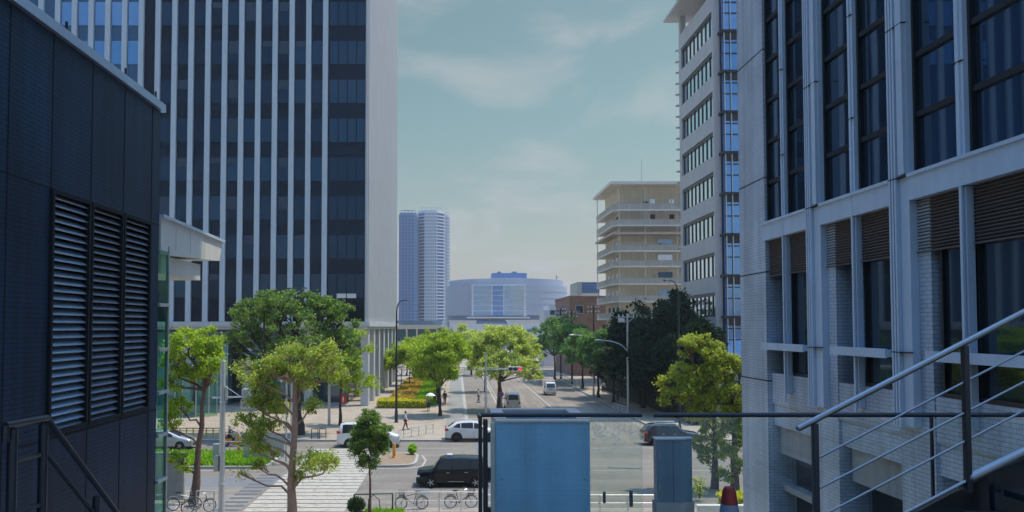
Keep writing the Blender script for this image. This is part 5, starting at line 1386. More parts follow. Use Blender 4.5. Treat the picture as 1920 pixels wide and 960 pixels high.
# ------------------------------------------------------------------ bicycles
def bicycle(label, pos, rz, paint='steel_dark', basket=True, group='parked bicycles'):
    t = thing('bicycle', label, 'bicycle', pos, rz, group)
    r = .33
    spoked(t, .55, 0, r, .02, 'rim', 14); spoked(t, -.53, 0, r, .02, 'rim', 14)
    b = MB()
    bb = (-.08, 0, .28); st = (-.24, 0, .80); hd = (.36, 0, .86); hd2 = (.40, 0, .66)
    for p_, q_, r_ in ((bb, st, .017), (bb, hd2, .02), (st, hd2, .017), (bb, (-.53, 0, r), .011), ((-.21, 0, .7), (-.53, 0, r), .009), (hd, hd2, .02)): b.tube([p_, q_], r_, 7)
    b.tube([hd2, (.46, 0, .5), (.55, 0, r)], [.017, .014, .012], 7)
    b.tube([(-.53 + .36 * math.cos(a), 0, r + .36 * math.sin(a)) for a in [.5 + .22 * k for k in range(11)]], .013, 5)
    b.tube([(.55 + .36 * math.cos(a), 0, r + .36 * math.sin(a)) for a in [.9 + .22 * k for k in range(9)]], .013, 5)
    b.tube([(-.24, 0, .8), (-.26, 0, .9)], .013, 6)
    b.build('frame', M[paint], t)
    b = MB(); b.add([(-.42, -.10, .93), (-.42, .10, .93), (-.25, .05, .945), (-.12, .018, .93), (-.12, -.018, .93), (-.25, -.05, .945), (-.40, -.08, .87), (-.40, .08, .87), (-.14, .015, .90), (-.14, -.015, .90)],
                    [(0, 1, 2, 5), (5, 2, 3, 4), (6, 7, 1, 0), (1, 7, 8, 3, 2), (0, 5, 4, 9, 6), (4, 3, 8, 9), (6, 9, 8, 7)], 0, True); b.build('saddle', M['plastic'], t)
    b = MB(); b.tube([(.16, -.28, 1.0), (.30, -.2, 1.03), (.36, 0, .99), (.30, .2, 1.03), (.16, .28, 1.0)], .012, 7); b.tube([hd, (.36, 0, 1.0)], .012, 6); b.build('handlebar', M['rim'], t)
    b = MB(); b.lathe([(.09, -.012), (.1, 0), (.09, .012)], (-.08, .05, .28), 14, 0, 'y'); b.tube([(-.08, -.1, .28), (-.08, -.08, .28), (-.2, -.08, .17)], .01, 5); b.tube([(-.08, .1, .28), (-.08, .08, .28), (.04, .08, .39)], .01, 5); b.box(-.26, -.14, -.16, -.08, .155, .175); b.box(-.02, .1, .08, .16, .385, .405); b.build('crank', M['rim'], t)
    b = MB(); b.box(-.72, -.3, -.06, .06, .72, .735); b.tube([(-.7, .05, .72), (-.53, .03, r)], .006, 5); b.tube([(-.7, -.05, .72), (-.53, -.03, r)], .006, 5); b.build('carrier', M[paint], t)
    b = MB(); b.tube([(-.5, .06, .3), (-.56, .16, .02)], .009, 5); b.build('kickstand', M['rim'], t)
    if basket:
        b = MB()
        for z, w in ((.72, .12), (.80, .135), (.88, .15), (.96, .16)):
            b.tube([(.42, -w, z), (.42 + 1.9 * w, -w, z), (.42 + 1.9 * w, w, z), (.42, w, z), (.42, -w, z)], .006, 4)
        for k in range(6):
            f = -1 + k * .4; b.tube([(.42 + 1.9 * .12, f * .12, .72), (.42 + 1.9 * .16, f * .16, .96)], .005, 4)
            for s in (-1, 1): b.tube([(.42 + k * .045, s * .12, .72), (.42 + k * .06, s * .16, .96)], .005, 4)
        b.box(.42, .64, -.12, .12, .715, .72)
        b.build('basket', M['plastic'], t)
    return t
bk = G(772, 955, .13)
bicycle('bicycle with a dark front basket beside the green railing', (bk.x, bk.y, .13), PI + .12)
bicycle('bicycle behind the dark balustrade post, basket towards the left', (G(864, 955, .13).x, bk.y + .25, .13), .1)
bicycle('bicycle under the bare low branch left of the leaning tree', (G(345, 957, .13).x, G(345, 957, .13).y, .13), .15, 'steel_galv')
bicycle('bicycle beside the leaning tree trunk, nearest the galvanised pole', (G(372, 962, .13).x, G(372, 962, .13).y, .13), .5, 'steel_dark', False)
# ------------------------------------------------------------------ street furniture
def arc(p0, p1, bulge, n=10):
    p0, p1 = Vector(p0), Vector(p1); out = []
    for k in range(n + 1):
        t = k / n; c = Vector((p0.x, p0.y, p1.z)) + Vector((0, 0, bulge))
        out.append(p0 * (1 - t) ** 2 + c * 2 * t * (1 - t) + p1 * t * t)
    return out
def lamp(label, base, topz, arm_dx, arm_up, m, r=.10, arm_from=None, group='street lamps', head=.32, arm_dy=0):
    t = thing('street_lamp', label, 'street lamp', base, group=group)
    h = topz - base.z
    a0 = arm_from if arm_from else h - abs(arm_up)
    b = MB(); b.lathe([(r * 2, 0), (r * 2, .03), (r * 1.35, .05), (r * 1.3, 1.1), (r, 1.2)], (0, 0, 0), 12); b.tube([(0, 0, 1.1), (0, 0, a0 * .6), (0, 0, a0)], [r, r * .8, r * .62], 10); b.build('pole', m, t)
    b = MB(); pts = arc((0, 0, a0), (arm_dx, arm_dy, h), .05); b.tube(pts, [r * .62 - r * .25 * k / 10 for k in range(11)], 8); b.build('arm', m, t)
    b = MB(); s = 1 if arm_dx > 0 else -1
    b.ball((arm_dx + s * head * .7, arm_dy, h - .01), head, .13, .085); b.build('lamp_head', m, t)
    b = MB(); b.ball((arm_dx + s * head * .75, arm_dy, h - .06), head * .7, .10, .06); b.build('lens', M['lamp_clear'], t)
    return t
q = G(743, 792, .13)
lamp('slender dark street lamp at the tower corner curving to the right', q, A(758, 563, q.y).z, .75, .0, M['steel_dark'], .12, arm_from=A(743, 590, q.y).z - .13)
q = G(493, 822, .13)
lamp('tall dark street lamp rising through the big dark green tree', q, A(560, 540, q.y).z, 3.1, 0, M['steel_dark'], .11, arm_from=A(493, 570, q.y).z - .13)
q = G(1275, 824, .13)
lamp('tall brown street lamp in front of the tallest evergreen', q, A(1255, 526, q.y).z, -.75, 0, M['steel_dark'], .10, arm_from=A(1275, 560, q.y).z - .13)
q = G(1178, 774, .13)
tp = thing('utility_pole', 'grey pole with a transformer and a long curved lamp arm', 'utility pole', q)
ht = A(1178, 590, q.y).z - q.z
b = MB(); b.tube([(0, 0, 0), (0, 0, ht * .5), (0, 0, ht)], [.15, .125, .10], 10); b.build('pole', M['steel_galv'], tp)
b = MB(); b.obox((-1.1, 0, ht - .25), (.75, 0, ht - .25), .1, .1); b.obox((-.3, 0, ht - .9), (0, 0, ht - .3), .06, .06); b.obox((.7, 0, ht - .3), (0, 0, ht - .9), .06, .06)
b.build('crossarm', M['steel_galv'], tp)
for xx in (-.95, -.5, .15, .65):
    b = MB(); b.lathe([(.04, 0), (.075, .06), (.04, .1), (.075, .15), (.03, .24)], (xx, 0, ht - .2), 8); b.build('insulator', M['sign_white'], tp)
b = MB(); b.bbox(-1.0, -.35, -.25, .25, ht - .85, ht - .38, .06); b.build('transformer', M['steel_galv'], tp)
az = A(1178, 668, q.y).z - q.z
b = MB(); b.tube(arc((0, 0, az), (-3.0, 0, az + 1.75), -.1), [.07 - .003 * k for k in range(11)], 8); b.build('lamp_arm', M['steel_galv'], tp)
b = MB(); b.ball((-3.25, 0, az + 1.78), .42, .13, .08); b.build('lamp_head', M['steel_galv'], tp)
q = G(1113, 745, .13)
lamp('grey curved street lamp half hidden in the right hand trees', q, A(1075, 628, q.y).z, -2.6, 0, M['steel_galv'], .11, arm_from=A(1113, 655, q.y).z - .13, head=.4)
# wooden utility poles by the brick building
up = None
for px, py, Y_, lab in ((1051, 578, 140, 'dark utility pole at the left end of the brick building'), (1072, 583, 134, 'dark utility pole in front of the brick building corner'), (1113, 574, 128, 'dark utility pole at the right end of the brick building')):
    p = A(px, py, Y_); t = thing('utility_pole', lab, 'utility pole', (p.x, p.y, .13), group='utility poles by the brick building'); h = p.z - .13
    b = MB(); b.tube([(0, 0, 0), (0, 0, h)], [.17, .11], 8); b.build('pole', M['bark_dark'], t)
    for k, zz in enumerate((h - .35, h - 1.1)):
        b = MB(); b.obox((-1.0, 0, zz), (1.0, 0, zz), .1, .1); ca = b.build('crossarm', M['bark_dark'], t)
        for xx in (-.9, -.35, .35, .9):
            b = MB(); b.lathe([(.06, 0), (.10, .08), (.06, .14), (.10, .2), (.04, .3)], (xx, 0, zz + .04), 8); b.build('insulator', M['sign_white'], ca)
def wire(label, pts, sag=.5):
    b = MB(); out = []
    for p_, q_ in zip(pts[:-1], pts[1:]):
        p_, q_ = Vector(p_), Vector(q_)
        for k in range(9):
            f = k / 8; out.append(p_.lerp(q_, f) - Vector((0, 0, sag * 4 * f * (1 - f))))
    b.tube(out, .018, 4); o = b.build('power_line', M['black_paint'], None); tag(o, label, 'power line')
wp = [A(1051, 580, 140), A(1072, 585, 134), A(1113, 576, 128), A(1178, 592, 86)]
wire('thin power line sagging between the utility poles before the brick building', [w + Vector((.9, 0, .1)) for w in wp])
# traffic signal over the road
q = G(911, 778, .13)
sg = thing('traffic_signal', 'grey traffic signal pole with a horizontal three lamp head lit red', 'traffic signal', q)
h = A(911, 660, q.y).z - q.z; zs_ = A(911, 692, q.y).z - q.z
b = MB(); b.tube([(0, 0, 0), (0, 0, h)], [.12, .09], 10); b.build('pole', M['steel_galv'], sg)
hx0, hx1 = A(953, 692, q.y).x - q.x, A(979, 692, q.y).x - q.x
b = MB(); b.tube([(0, 0, zs_ - .05), (hx0 + .1, 0, zs_ + .0)], .05, 8); b.tube([(0, 0, zs_ + .12), (hx0 + .1, 0, zs_ + .06)], .025, 6); b.build('arm', M['steel_galv'], sg)
b = MB(); b.tube([(0, 0, zs_ - 2.3), (-.8, 0, zs_ - 2.3)], .03, 6); b.build('side_arm', M['steel_galv'], sg)
b = MB(); b.bbox(hx0, hx1, -.14, .12, zs_ - .27, zs_ + .27, .08); hd = b.build('signal_head', M['panel_white'], sg)
for k, mm in enumerate(('sig_off', 'sig_off', 'sig_red')):
    cx = hx0 + (hx1 - hx0) * (k + .5) / 3
    b = MB(); b.lathe([(.19, -.16), (.15, -.165), (.005, -.17)], (cx, 0, zs_), 18, 0, 'y'); b.build('lens', M[mm], hd)
    b = MB(); pts = [(cx + .215 * math.cos(a), zs_ + .215 * math.sin(a)) for a in [(-.1 + 1.15 * i / 10) * PI for i in range(11)]]
    for (x0, z0), (x1, z1) in zip(pts[:-1], pts[1:]): b.obox((x0, -.24, z0), (x1, -.24, z1), .2, .015, up=(0, 0, 1)) if abs(x1 - x0) > abs(z1 - z0) else b.obox((x0, -.24, z0), (x1, -.24, z1), .015, .2, up=(0, 1, 0))
    b.build('visor', M['plastic'], hd)
b = MB(); b.bbox(-.16, .16, -.28, -.12, 1.3, 2.0, .03); b.build('control_box', M['steel_galv'], sg)
# round road sign by the wide tree
q = G(937, 771, .13)
rs = thing('road_sign', 'round blue and red road sign by the trunks of the wide tree', 'sign', (q.x + .1, q.y - .9, .13))
b = MB(); b.tube([(0, 0, 0), (0, 0, 2.2)], .03, 8); b.build('post', M['steel_galv'], rs)
b = MB(); b.lathe([(.005, -.05), (.30, -.05), (.30, -.03), (.005, -.03)], (0, 0, 1.95), 24, 0, 'y')
b.lathe([(.005, -.054), (.225, -.054)], (0, 0, 1.95), 24, 1, 'y'); b.obox((-.16, -.058, 2.11), (.16, -.058, 1.79), .01, .06, 0, up=(0, 1, 0)); b.build('sign_face', [M['lamp_red'], M['sign_blue']], rs)
# signal pole at the left with the red pedestrian lamp
q = G(617, 797, .13)
ps = thing('signal_pole', 'silver signal pole with a long arm and a red pedestrian lamp', 'traffic signal', q)
h = A(617, 668, q.y).z - q.z
b = MB(); b.tube([(0, 0, 0), (0, 0, h * .5), (0, 0, h)], [.14, .12, .08], 10); b.build('pole', M['steel_galv'], ps)
za = A(617, 722, q.y).z - q.z
b = MB(); b.tube([(0, 0, za), (4.6, .2, za + .35)], [.06, .035], 8); b.build('arm', M['steel_galv'], ps)
b = MB(); b.bbox(-.22, .22, -.2, .2, h - .9, h - .35, .05); b.build('junction_box', M['steel_galv'], ps)
xr, zr_ = A(644, 748, q.y).x - q.x, A(644, 748, q.y).z - q.z
b = MB(); b.bbox(xr - .27, xr + .27, -.15, .15, zr_ - .44, zr_ + .44, .08); b.tube([(0, 0, zr_ + .2), (xr, 0, zr_ + .2)], .03, 6); hd = b.build('lamp_housing', M['red_paint'], ps)
b = MB(); b.ball((xr, -.155, zr_ + .2), .07, .02, .07); b.bbox(xr - .09, xr + .09, -.17, -.15, zr_ - .08, zr_ + .12, .01); b.box(xr - .08, xr - .02, -.165, -.15, zr_ - .3, zr_ - .08); b.box(xr + .02, xr + .08, -.165, -.15, zr_ - .3, zr_ - .08); b.build('walking_figure', M['sign_white'], hd)
b = MB(); b.box(xr - .21, xr + .21, -.1525, -.148, zr_ - .36, zr_ + .36); b.build('lit_face', M['lamp_red'], hd)
# near galvanised pole
q = G(415, 972, .13)
np_ = thing('signal_pole', 'tall galvanised pole nearest the viewpoint with side arm and signal heads', 'traffic signal', q)
h = A(414, 678, q.y).z - q.z
b = MB(); b.tube([(0, 0, 0), (0, 0, h * .45), (0, 0, h)], [.155, .14, .12], 14); b.lathe([(.125, h), (.11, h + .05), (.005, h + .06)], (0, 0, 0), 12); b.build('pole', M['steel_galv'], np_)
za = A(414, 746, q.y).z - q.z
ax = A(462, 746, q.y).x - q.x
b = MB(); b.tube([(-.5, 0, za), (ax - .1, 0, za + .06)], .045, 8); b.tube([(.05, 0, za + .62), (ax - .35, 0, za + .1)], .018, 6); b.build('arm', M['steel_galv'], np_)
for k, (xx, zz, ry_) in enumerate(((ax, .22, 0), (ax - .05, -.28, 0))):
    b = MB(); b.bbox(xx - .19, xx + .19, -.24, .26, za + zz - .24, za + zz + .24, .07); hd = b.build('signal_head', M['steel_galv'], np_)
    b = MB(); b.lathe([(.15, .27), (.17, .45), (.165, .45), (.145, .27)], (xx, 0, za + zz), 14, 0, 'y'); b.build('visor', M['plastic'], hd)
b = MB(); b.bbox(.13, .24, -.1, .1, za - .1, za + .55, .03); b.build('cable_box', M['steel_galv'], np_)
for zz in (1.6, 3.2, za - .25):
    b = MB(); b.lathe([(.150, 0), (.165, .02), (.165, .1), (.150, .12)], (0, 0, zz), 14); b.build('clamp', M['steel_galv'], np_)
b = MB(); b.bbox(-.36, -.14, -.2, .16, 2.3, 3.05, .03); b.build('control_box', M['sign_grey'], np_)
# median sign pole
q = G(541, 866, .16)
sp_ = thing('sign_pole', 'pale pole on the median carrying grey sign backs and loudspeaker lamps', 'sign pole', q)
h = A(541, 680, q.y).z - q.z
for dx in (-.17, .17):
    b = MB(); b.tube([(dx, 0, 0), (dx, 0, h if dx < 0 else h * .96)], .06, 8); b.build('post', M['steel_galv'], sp_)
b = MB(); x0 = A(472, 840, q.y).x - q.x; b.bbox(x0, -.3, -.08, -.04, A(500, 856, q.y).z - q.z, A(500, 818, q.y).z - q.z, .015); b.build('sign_board', M['sign_grey'], sp_)
b = MB(); x1 = A(457, 840, q.y).x - q.x; b.bbox(x1, x0 - .12, -.08, -.04, A(500, 858, q.y).z - q.z, A(500, 822, q.y).z - q.z, .015); b.build('side_board', M['sign_grey'], sp_)
z_ = A(500, 828, q.y).z - q.z
b = MB(); b.tube([(x1 - 1.4, 0, z_), (.2, 0, z_)], .035, 6); b.build('cross_tube', M['steel_galv'], sp_)
z_ = A(530, 714, q.y).z - q.z
b = MB(); b.tube([(-.75, 0, z_), (.75, 0, z_)], .03, 6); b.build('crossarm', M['steel_galv'], sp_)
for dx in (-.55, .5):
    b = MB(); b.lathe([(.05, 0), (.09, .12), (.22, .36), (.20, .36), (.005, .2)], (dx, 0, z_ - .1), 12, 0); b.build('loudspeaker', M['panel_white'], sp_)
# control cabinet on the median
q = G(407, 866, .18)
cb = thing('control_cabinet', 'grey control cabinet on short legs in the median grass', 'cabinet', q)
b = MB(); b.bbox(-.26, .26, -.2, .2, .35, 1.25, .03); b.build('cabinet_body', M['sign_grey'], cb)
b = MB(); b.box(-.2, .2, -.212, -.203, .42, 1.18); b.build('door', M['sign_grey'], cb)
for s in (-1, 1):
    b = MB(); b.tube([(s * .18, 0, 0), (s * .18, 0, .37)], .03, 6); b.build('leg', M['steel_galv'], cb)
# orange bollard on the island
q = G(739, 858, .156)
bo = thing('bollard', 'orange bollard standing on the traffic island', 'bollard', q)
b = MB(); b.lathe([(.15, 0), (.15, .05), (.12, .08), (.12, .95), (.10, 1.02), (.005, 1.04)], (0, 0, 0), 16); b.build('post', M['orange'], bo)
for zz in (.55, .75):
    b = MB(); b.lathe([(.1205, zz), (.124, zz + .01), (.124, zz + .09), (.1205, zz + .1)], (0, 0, 0), 16); b.build('band', M['yellow_fence'], bo)
# railings
def railing(label, p0, p1, h, n, m, r=.03, mid=True, group=None, name='railing'):
    p0, p1 = Vector(p0), Vector(p1)
    t = thing(name, label, 'railing', p0.lerp(p1, .5), group=group); d = (p1 - p0) / 2
    for k in range(n + 1):
        c = -d + d * 2 * k / n; b = MB(); b.tube([c, c + Vector((0, 0, h))], r * 1.15, 7); b.build('post', m, t)
    b = MB(); b.tube([-d + Vector((0, 0, h)), d + Vector((0, 0, h))], r, 7); b.build('top_rail', m, t)
    if mid:
        for zz in ((.5,) if mid is True else mid):
            b = MB(); b.tube([-d + Vector((0, 0, h * zz)), d + Vector((0, 0, h * zz))], r * .8, 7); b.build('mid_rail', m, t)
    return t
q0, q1 = G(664, 964, .13), G(736, 962, .13)
rl = railing('dark green street railing with an arched hoop beside the young tree', q0, q1, .98, 1, M['green_paint'], .035, (.12,))
b = MB(); d = (q1 - q0) / 2; b.tube([(-d.x * .3, 0, .1), (-d.x * .25, 0, .7), (0, 0, .93), (d.x * .3, 0, .7), (d.x * .36, 0, .1)], .022, 6); b.build('hoop', M['green_paint'], rl)
railing('long pale pipe railing behind the bicycles', G(742, 958, .13), G(905, 958, .13), .95, 4, M['steel_galv'], .022, (.55,))
railing('pale pipe railing to the right of the balustrade post, by the kerb', G(915, 958, .13), G(1230, 958, .13), .8, 6, M['steel_galv'], .025, (.5,))
railing('short pipe railing between the leaning tree and the galvanised pole', G(368, 962, .13), G(401, 962, .13), 1.1, 1, M['steel_galv'], .028, (.45,))
pl = G(795, 952, .13)
ws = thing('notice_board', 'small blank white placard on a post among the bicycles', 'sign', (pl.x + .05, pl.y - .3, .13))
b = MB(); b.tube([(0, 0, 0), (0, 0, .8)], .02, 6); b.build('post', M['steel_galv'], ws)
b = MB(); b.bbox(-.28, .28, -.04, -.02, .72, 1.02, .008); b.build('board', M['sign_white'], ws)
for px, lab in ((592, 'pipe barrier in front of the big dark green tree, left one'), (607, 'pipe barrier in front of the big dark green tree, right one')):
    a = G(px - 8, 823, .13); c = G(px + 4, 823, .13); railing(lab, a, c, .85, 1, M['steel_dark'], .03, (.5,), name='pipe_barrier', group='pipe barriers on the far pavement')
railing('low grey guard fence at the crossing below the walk trees', G(757, 822, .13), G(812, 812, .13), .8, 4, M['steel_galv'], .03, (.5,))
railing('yellow bamboo style fence along the far pavement', G(300, 822, .13), G(412, 822, .13), .85, 9, M['yellow_fence'], .05, (.25, .5, .75))
railing('white guard rail at the far right kerb under the shaded trees', (18.9, 118, .13), (18.7, 150, .13), .85, 10, M['steel_galv'], .05, (.6,))
railing('pale guard rail beside the lamp post foot in the deep shade', G(1150, 770, .13), G(1176, 779, .13), .85, 3, M['steel_galv'], .04, (.35, .65))
railing('distant grey fence across the end of the walk', (-4, 162, .13), (4.6, 162, .13), 1.0, 6, M['steel_galv'], .05, (.5,))
q = G(325, 938, .13)
gw = thing('garden_wall', 'weathered grey concrete wall behind the parked bicycles on the left', 'wall', q)
b = MB(); b.bbox(-1.2, .55, -.0, .25, 0, 2.45, .03); b.build('wall_body', M['concrete'], gw)
b = MB(); b.bbox(-1.25, .6, -.05, .30, 2.45, 2.55, .02); b.build('cap', M['concrete'], gw)
q = G(1318, 958, .13)
pw = thing('planter_wall', 'low white planter wall in front of the bright clipped hedge', 'wall', (q.x + 1.2, 38.1, .13))
b = MB(); b.bbox(-2.0, 4, -.12, .12, 0, .62, .02); b.build('wall_body', M['panel_white'], pw)
b = MB(); b.bbox(-2.05, 4.05, -.16, .16, .62, .70, .02); b.build('cap', M['panel_white'], pw)
for px, py, lab in ((537, 836, 'pale bench slab behind the pollarded tree'),):
    pass

# ------------------------------------------------------------------ deck and foreground
DZ = EYE - 1.75
dk = MB(); dk.box(-2.42, 12, -6, 5.9, DZ - .35, DZ)
struct('deck', dk, M['deck'])
dp = thing('deck_support', 'concrete legs and beam carrying the walkway deck', 'support', (1, 2, 0))
b = MB(); b.box(-3, 7, -2.6, -1.4, 6.9 - 2, DZ - .36 - 2); wpart('beam', MB().box(-2, 7, 1.4, 2.6, DZ - .95, DZ - .36), M['concrete'], dp)
for xx in (-1.4, 5): wpart('leg', MB().box(xx, xx + .8, 1.6, 2.4, .13, DZ - .95), M['concrete'], dp)
# glass balustrade
BYd = 5.55
bal = thing('glass_balustrade', 'glass balustrade with a dark steel handrail along the deck edge', 'balustrade', (2.2, BYd, DZ))
zr = A(1050, 778, BYd).z
xa, xb = A(898, 778, BYd).x, A(1203, 778, BYd).x
xc, xd = A(1226, 776, BYd).x, A(2000, 776, BYd).x
b = MB(); b.tube([(xa, BYd - .25, zr + .008), (xa, BYd - .02, zr), (xa + .03, BYd, zr), (xb, BYd, zr)], .0165, 10); wpart('handrail', b, M['steel_dark'], bal)
b = MB(); b.tube([(xc, BYd, zr), (xd, BYd, zr)], .0165, 10); wpart('handrail', b, M['steel_dark'], bal)
b = MB(); b.bbox(xa - .004, xa + .022, BYd - .03, BYd + .03, DZ - .3, zr - .012, .004); b.bbox(xa + .03, xa + .062, BYd - .035, BYd + .045, DZ - .3, zr - .03, .005)
for zz in (.12, .38, .66): b.bbox(xa + .06, xa + .085, BYd - .02, BYd + .02, DZ + zz, DZ + zz + .09, .006)
wpart('end_post', b, M['black_paint'], bal)
b = MB(); b.box(xa + .10, xb, BYd - .005, BYd + .005, DZ + .03, zr - .02); wpart('pane', b, M['pane'], bal)
b = MB(); b.box(xc + .02, A(1525, 776, BYd).x, BYd - .005, BYd + .005, DZ + .03, zr - .02); wpart('pane', b, M['pane'], bal)
b = MB(); b.box(A(1525, 776, BYd).x + .02, xd, BYd - .005, BYd + .005, DZ + .03, zr - .02); wpart('pane', b, M['pane'], bal)
for xx in (A(1746, 776, BYd).x,):
    b = MB(); b.box(xx - .007, xx + .007, BYd - .012, BYd + .012, DZ, zr); wpart('post', b, M['steel_dark'], bal)
# tiled shaft seen behind the glass
SYn = 6.9; zt0 = A(1000, 792, SYn).z
sx0, sx1 = A(930, 792, SYn).x, A(1106, 792, SYn).x
SYf = 7.85
sh = thing('tiled_shaft', 'square blue mosaic tiled shaft with an open top behind the glass', 'shaft', ((sx0 + sx1) / 2, (SYn + SYf) / 2, 0))
b = MB(); T = .1
b.box(sx0, sx1, SYn, SYn + T, 0, zt0); b.box(sx0, sx1, SYf - T, SYf, 0, zt0); b.box(sx0, sx0 + T, SYn + T, SYf - T, 0, zt0); b.box(sx1 - T, sx1, SYn + T, SYf - T, 0, zt0)
wpart('wall', b, M['tile_blue'], sh)
b = MB(); z1 = zt0 + .025; e = .02
b.box(sx0 - e, sx1 + e, SYf - T, SYf + .02, zt0 + .002, z1); b.box(sx0 - e, sx0 + T, SYn + T, SYf - T, zt0 + .002, z1); b.box(sx1 - T, sx1 + e, SYn + T, SYf - T, zt0 + .002, z1); b.box(sx0 - .002, sx1 + .002, SYn - .012, SYn + T, zt0 + .002, zt0 + .018)
wpart('rim', b, M['cap_pink'], sh)
wpart('cover', MB().box(sx0 + T, sx1 - T, SYn + T, SYf - T, zt0 - .22, zt0 - .16), M['rust_dark'], sh)
for xx, dz in ((sx0 + .05, .06), (sx1 - .05, .06), (sx0 + .05, .5), (sx1 - .05, .5)):
    q_ = MB(); q_.lathe([(.008, SYn - .004), (.006, SYn - .009), (.001, SYn - .010)], (xx, 0, zt0 - dz), 8, 0, 'y'); wpart('bolt', q_, M['steel'], sh)
wpart('edge_strip', MB().box(sx0 - .045, sx0 - .003, SYn + .02, SYn + .10, 0, zt0 - .01), M['plaster'], sh)
# frosted glass panel beside it, its film torn along the top
PY = 7.0
px0, px1 = A(1107, 800, PY).x, A(1203, 800, PY).x
pp = thing('frosted_panel', 'pale frosted glass panel with a torn film edge right of the blue tiled shaft', 'glass panel', ((px0 + px1) / 2, PY, 0))
rg = random.Random(5); N = 110; prof = []
zt_ = A(1150, 806, PY).z
hgt = 0
for k in range(N + 1):
    f = k / N; x = px0 + (px1 - px0) * f; hgt = hgt * .6 + rg.uniform(-.030, .034)
    prof.append((x, zt_ + .03 * math.sin(f * 19) + .02 * math.sin(f * 47) + hgt + .05))
def curtain(y0, dz, z0):
    b = MB(); vs = []
    for x, z in prof: vs += [(x, y0, z - dz), (x, y0 + .006, z - dz), (x, y0, z0), (x, y0 + .006, z0)]
    fs = []
    for k in range(N):
        i = 4 * k; j = i + 4; fs += [(i, i + 2, j + 2, j), (i, j, j + 1, i + 1), (i + 1, j + 1, j + 3, i + 3)]
    fs += [(0, 1, 3, 2), (4 * N, 4 * N + 2, 4 * N + 3, 4 * N + 1)]
    b.add(vs, fs); return b
wpart('film', curtain(PY, .0, 5.2), M['frost'], pp)
fl_ = MB()
for k in range(160):       # curled flakes of the torn film
    x = rg.uniform(px0 + .01, px1 - .03); z = zt_ + .03 - abs(rg.gauss(0, .075)); l = rg.uniform(.012, .045); a = rg.uniform(.2, 1.6); w = rg.uniform(.004, .012)
    fl_.obox((x, PY - .006, z), (x + l * math.cos(a), PY - .010, z + l * math.sin(a)), w, .003, up=(0, 1, 0))
o_ = wpart('torn_edge', fl_, M['frost_flake'], pp); o_['kind'] = 'stuff'
for px, y0, y1, w in ((1133, 922, 943, .012), (1183, 920, 950, .016)):
    a = A(px, y0, PY - .01); c = A(px, y1, PY - .01); wpart('clip', MB().bbox(a.x - w, a.x + w, PY - .02, PY - .002, c.z, a.z, .003), M['steel_dark'], pp)
a = A(1140, 877, PY); c = A(1203, 879, PY); wpart('crack', MB().obox((a.x, PY - .003, a.z), (c.x, PY - .003, c.z), .004, .005), M['sign_grey'], pp)
# teal pillar
QY = 7.4
q0, q1, q2 = A(1231, 825, QY), A(1275, 823, QY), A(1297, 826, QY + .06)
pi_ = thing('teal_pillar', 'stained teal metal pillar behind the right hand glass pane', 'pillar', ((q0.x + q2.x) / 2, QY + .2, 0))
zz = q0.z
b = MB(); b.prism([(q0.x, QY), (q1.x, QY), (q2.x, QY + .06), (q2.x, QY + .12), (q0.x, QY + .12)], A(1260, 942, QY).z, zz); wpart('shell', b, M['teal_metal'], pi_)
for dz in (.12, .42):
    q_ = MB(); q_.bbox(q0.x + .012, q0.x + .03, QY - .012, QY - .001, zz - dz - .05, zz - dz, .003); wpart('hinge', q_, M['steel'], pi_)
wpart('seam', MB().box(q1.x - .07, q1.x - .065, QY - .003, QY + .01, A(1260, 942, QY).z, zz - .01), M['void'], pi_)
b = MB(); b.prism([(q0.x - .008, QY - .01), (q1.x, QY - .012), (q2.x + .01, QY + .05), (q2.x + .01, QY + .13), (q0.x - .008, QY + .13)], zz + .001, zz + .014); wpart('cap', b, M['steel_galv'], pi_)
b = MB(); b.prism([(q0.x - .012, QY - .02), (q1.x + .005, QY - .02), (q2.x + .015, QY + .05), (q2.x + .015, QY + .14), (q0.x - .012, QY + .14)], 0, A(1260, 942, QY).z - .002); wpart('foot', b, M['concrete'], pi_)
# traffic cone
CYd = 5.2; ct = A(1367, 912, CYd)
cn = thing('traffic_cone', 'red traffic cone with a pale band standing behind the deck rail', 'traffic cone', (ct.x, CYd, DZ))
hc = ct.z - DZ
b = MB(); b.lathe([(.055, hc - .115), (.043, hc - .03), (.034, hc - .006), (.02, hc), (.004, hc)], (0, 0, 0), 20); b.build('cone_tip', M['cone_red'], cn)
b = MB(); b.lathe([(.13, .03), (.085, hc - .30)], (0, 0, 0), 20); b.build('cone_body', M['cone_red'], cn)
b = MB(); b.lathe([(.085, hc - .30), (.055, hc - .115)], (0, 0, 0), 20); b.build('reflective_band', M['cone_band'], cn)
b = MB(); b.bbox(-.18, .18, -.18, .18, 0, .04, .015); b.build('base', M['cone_red'], cn)

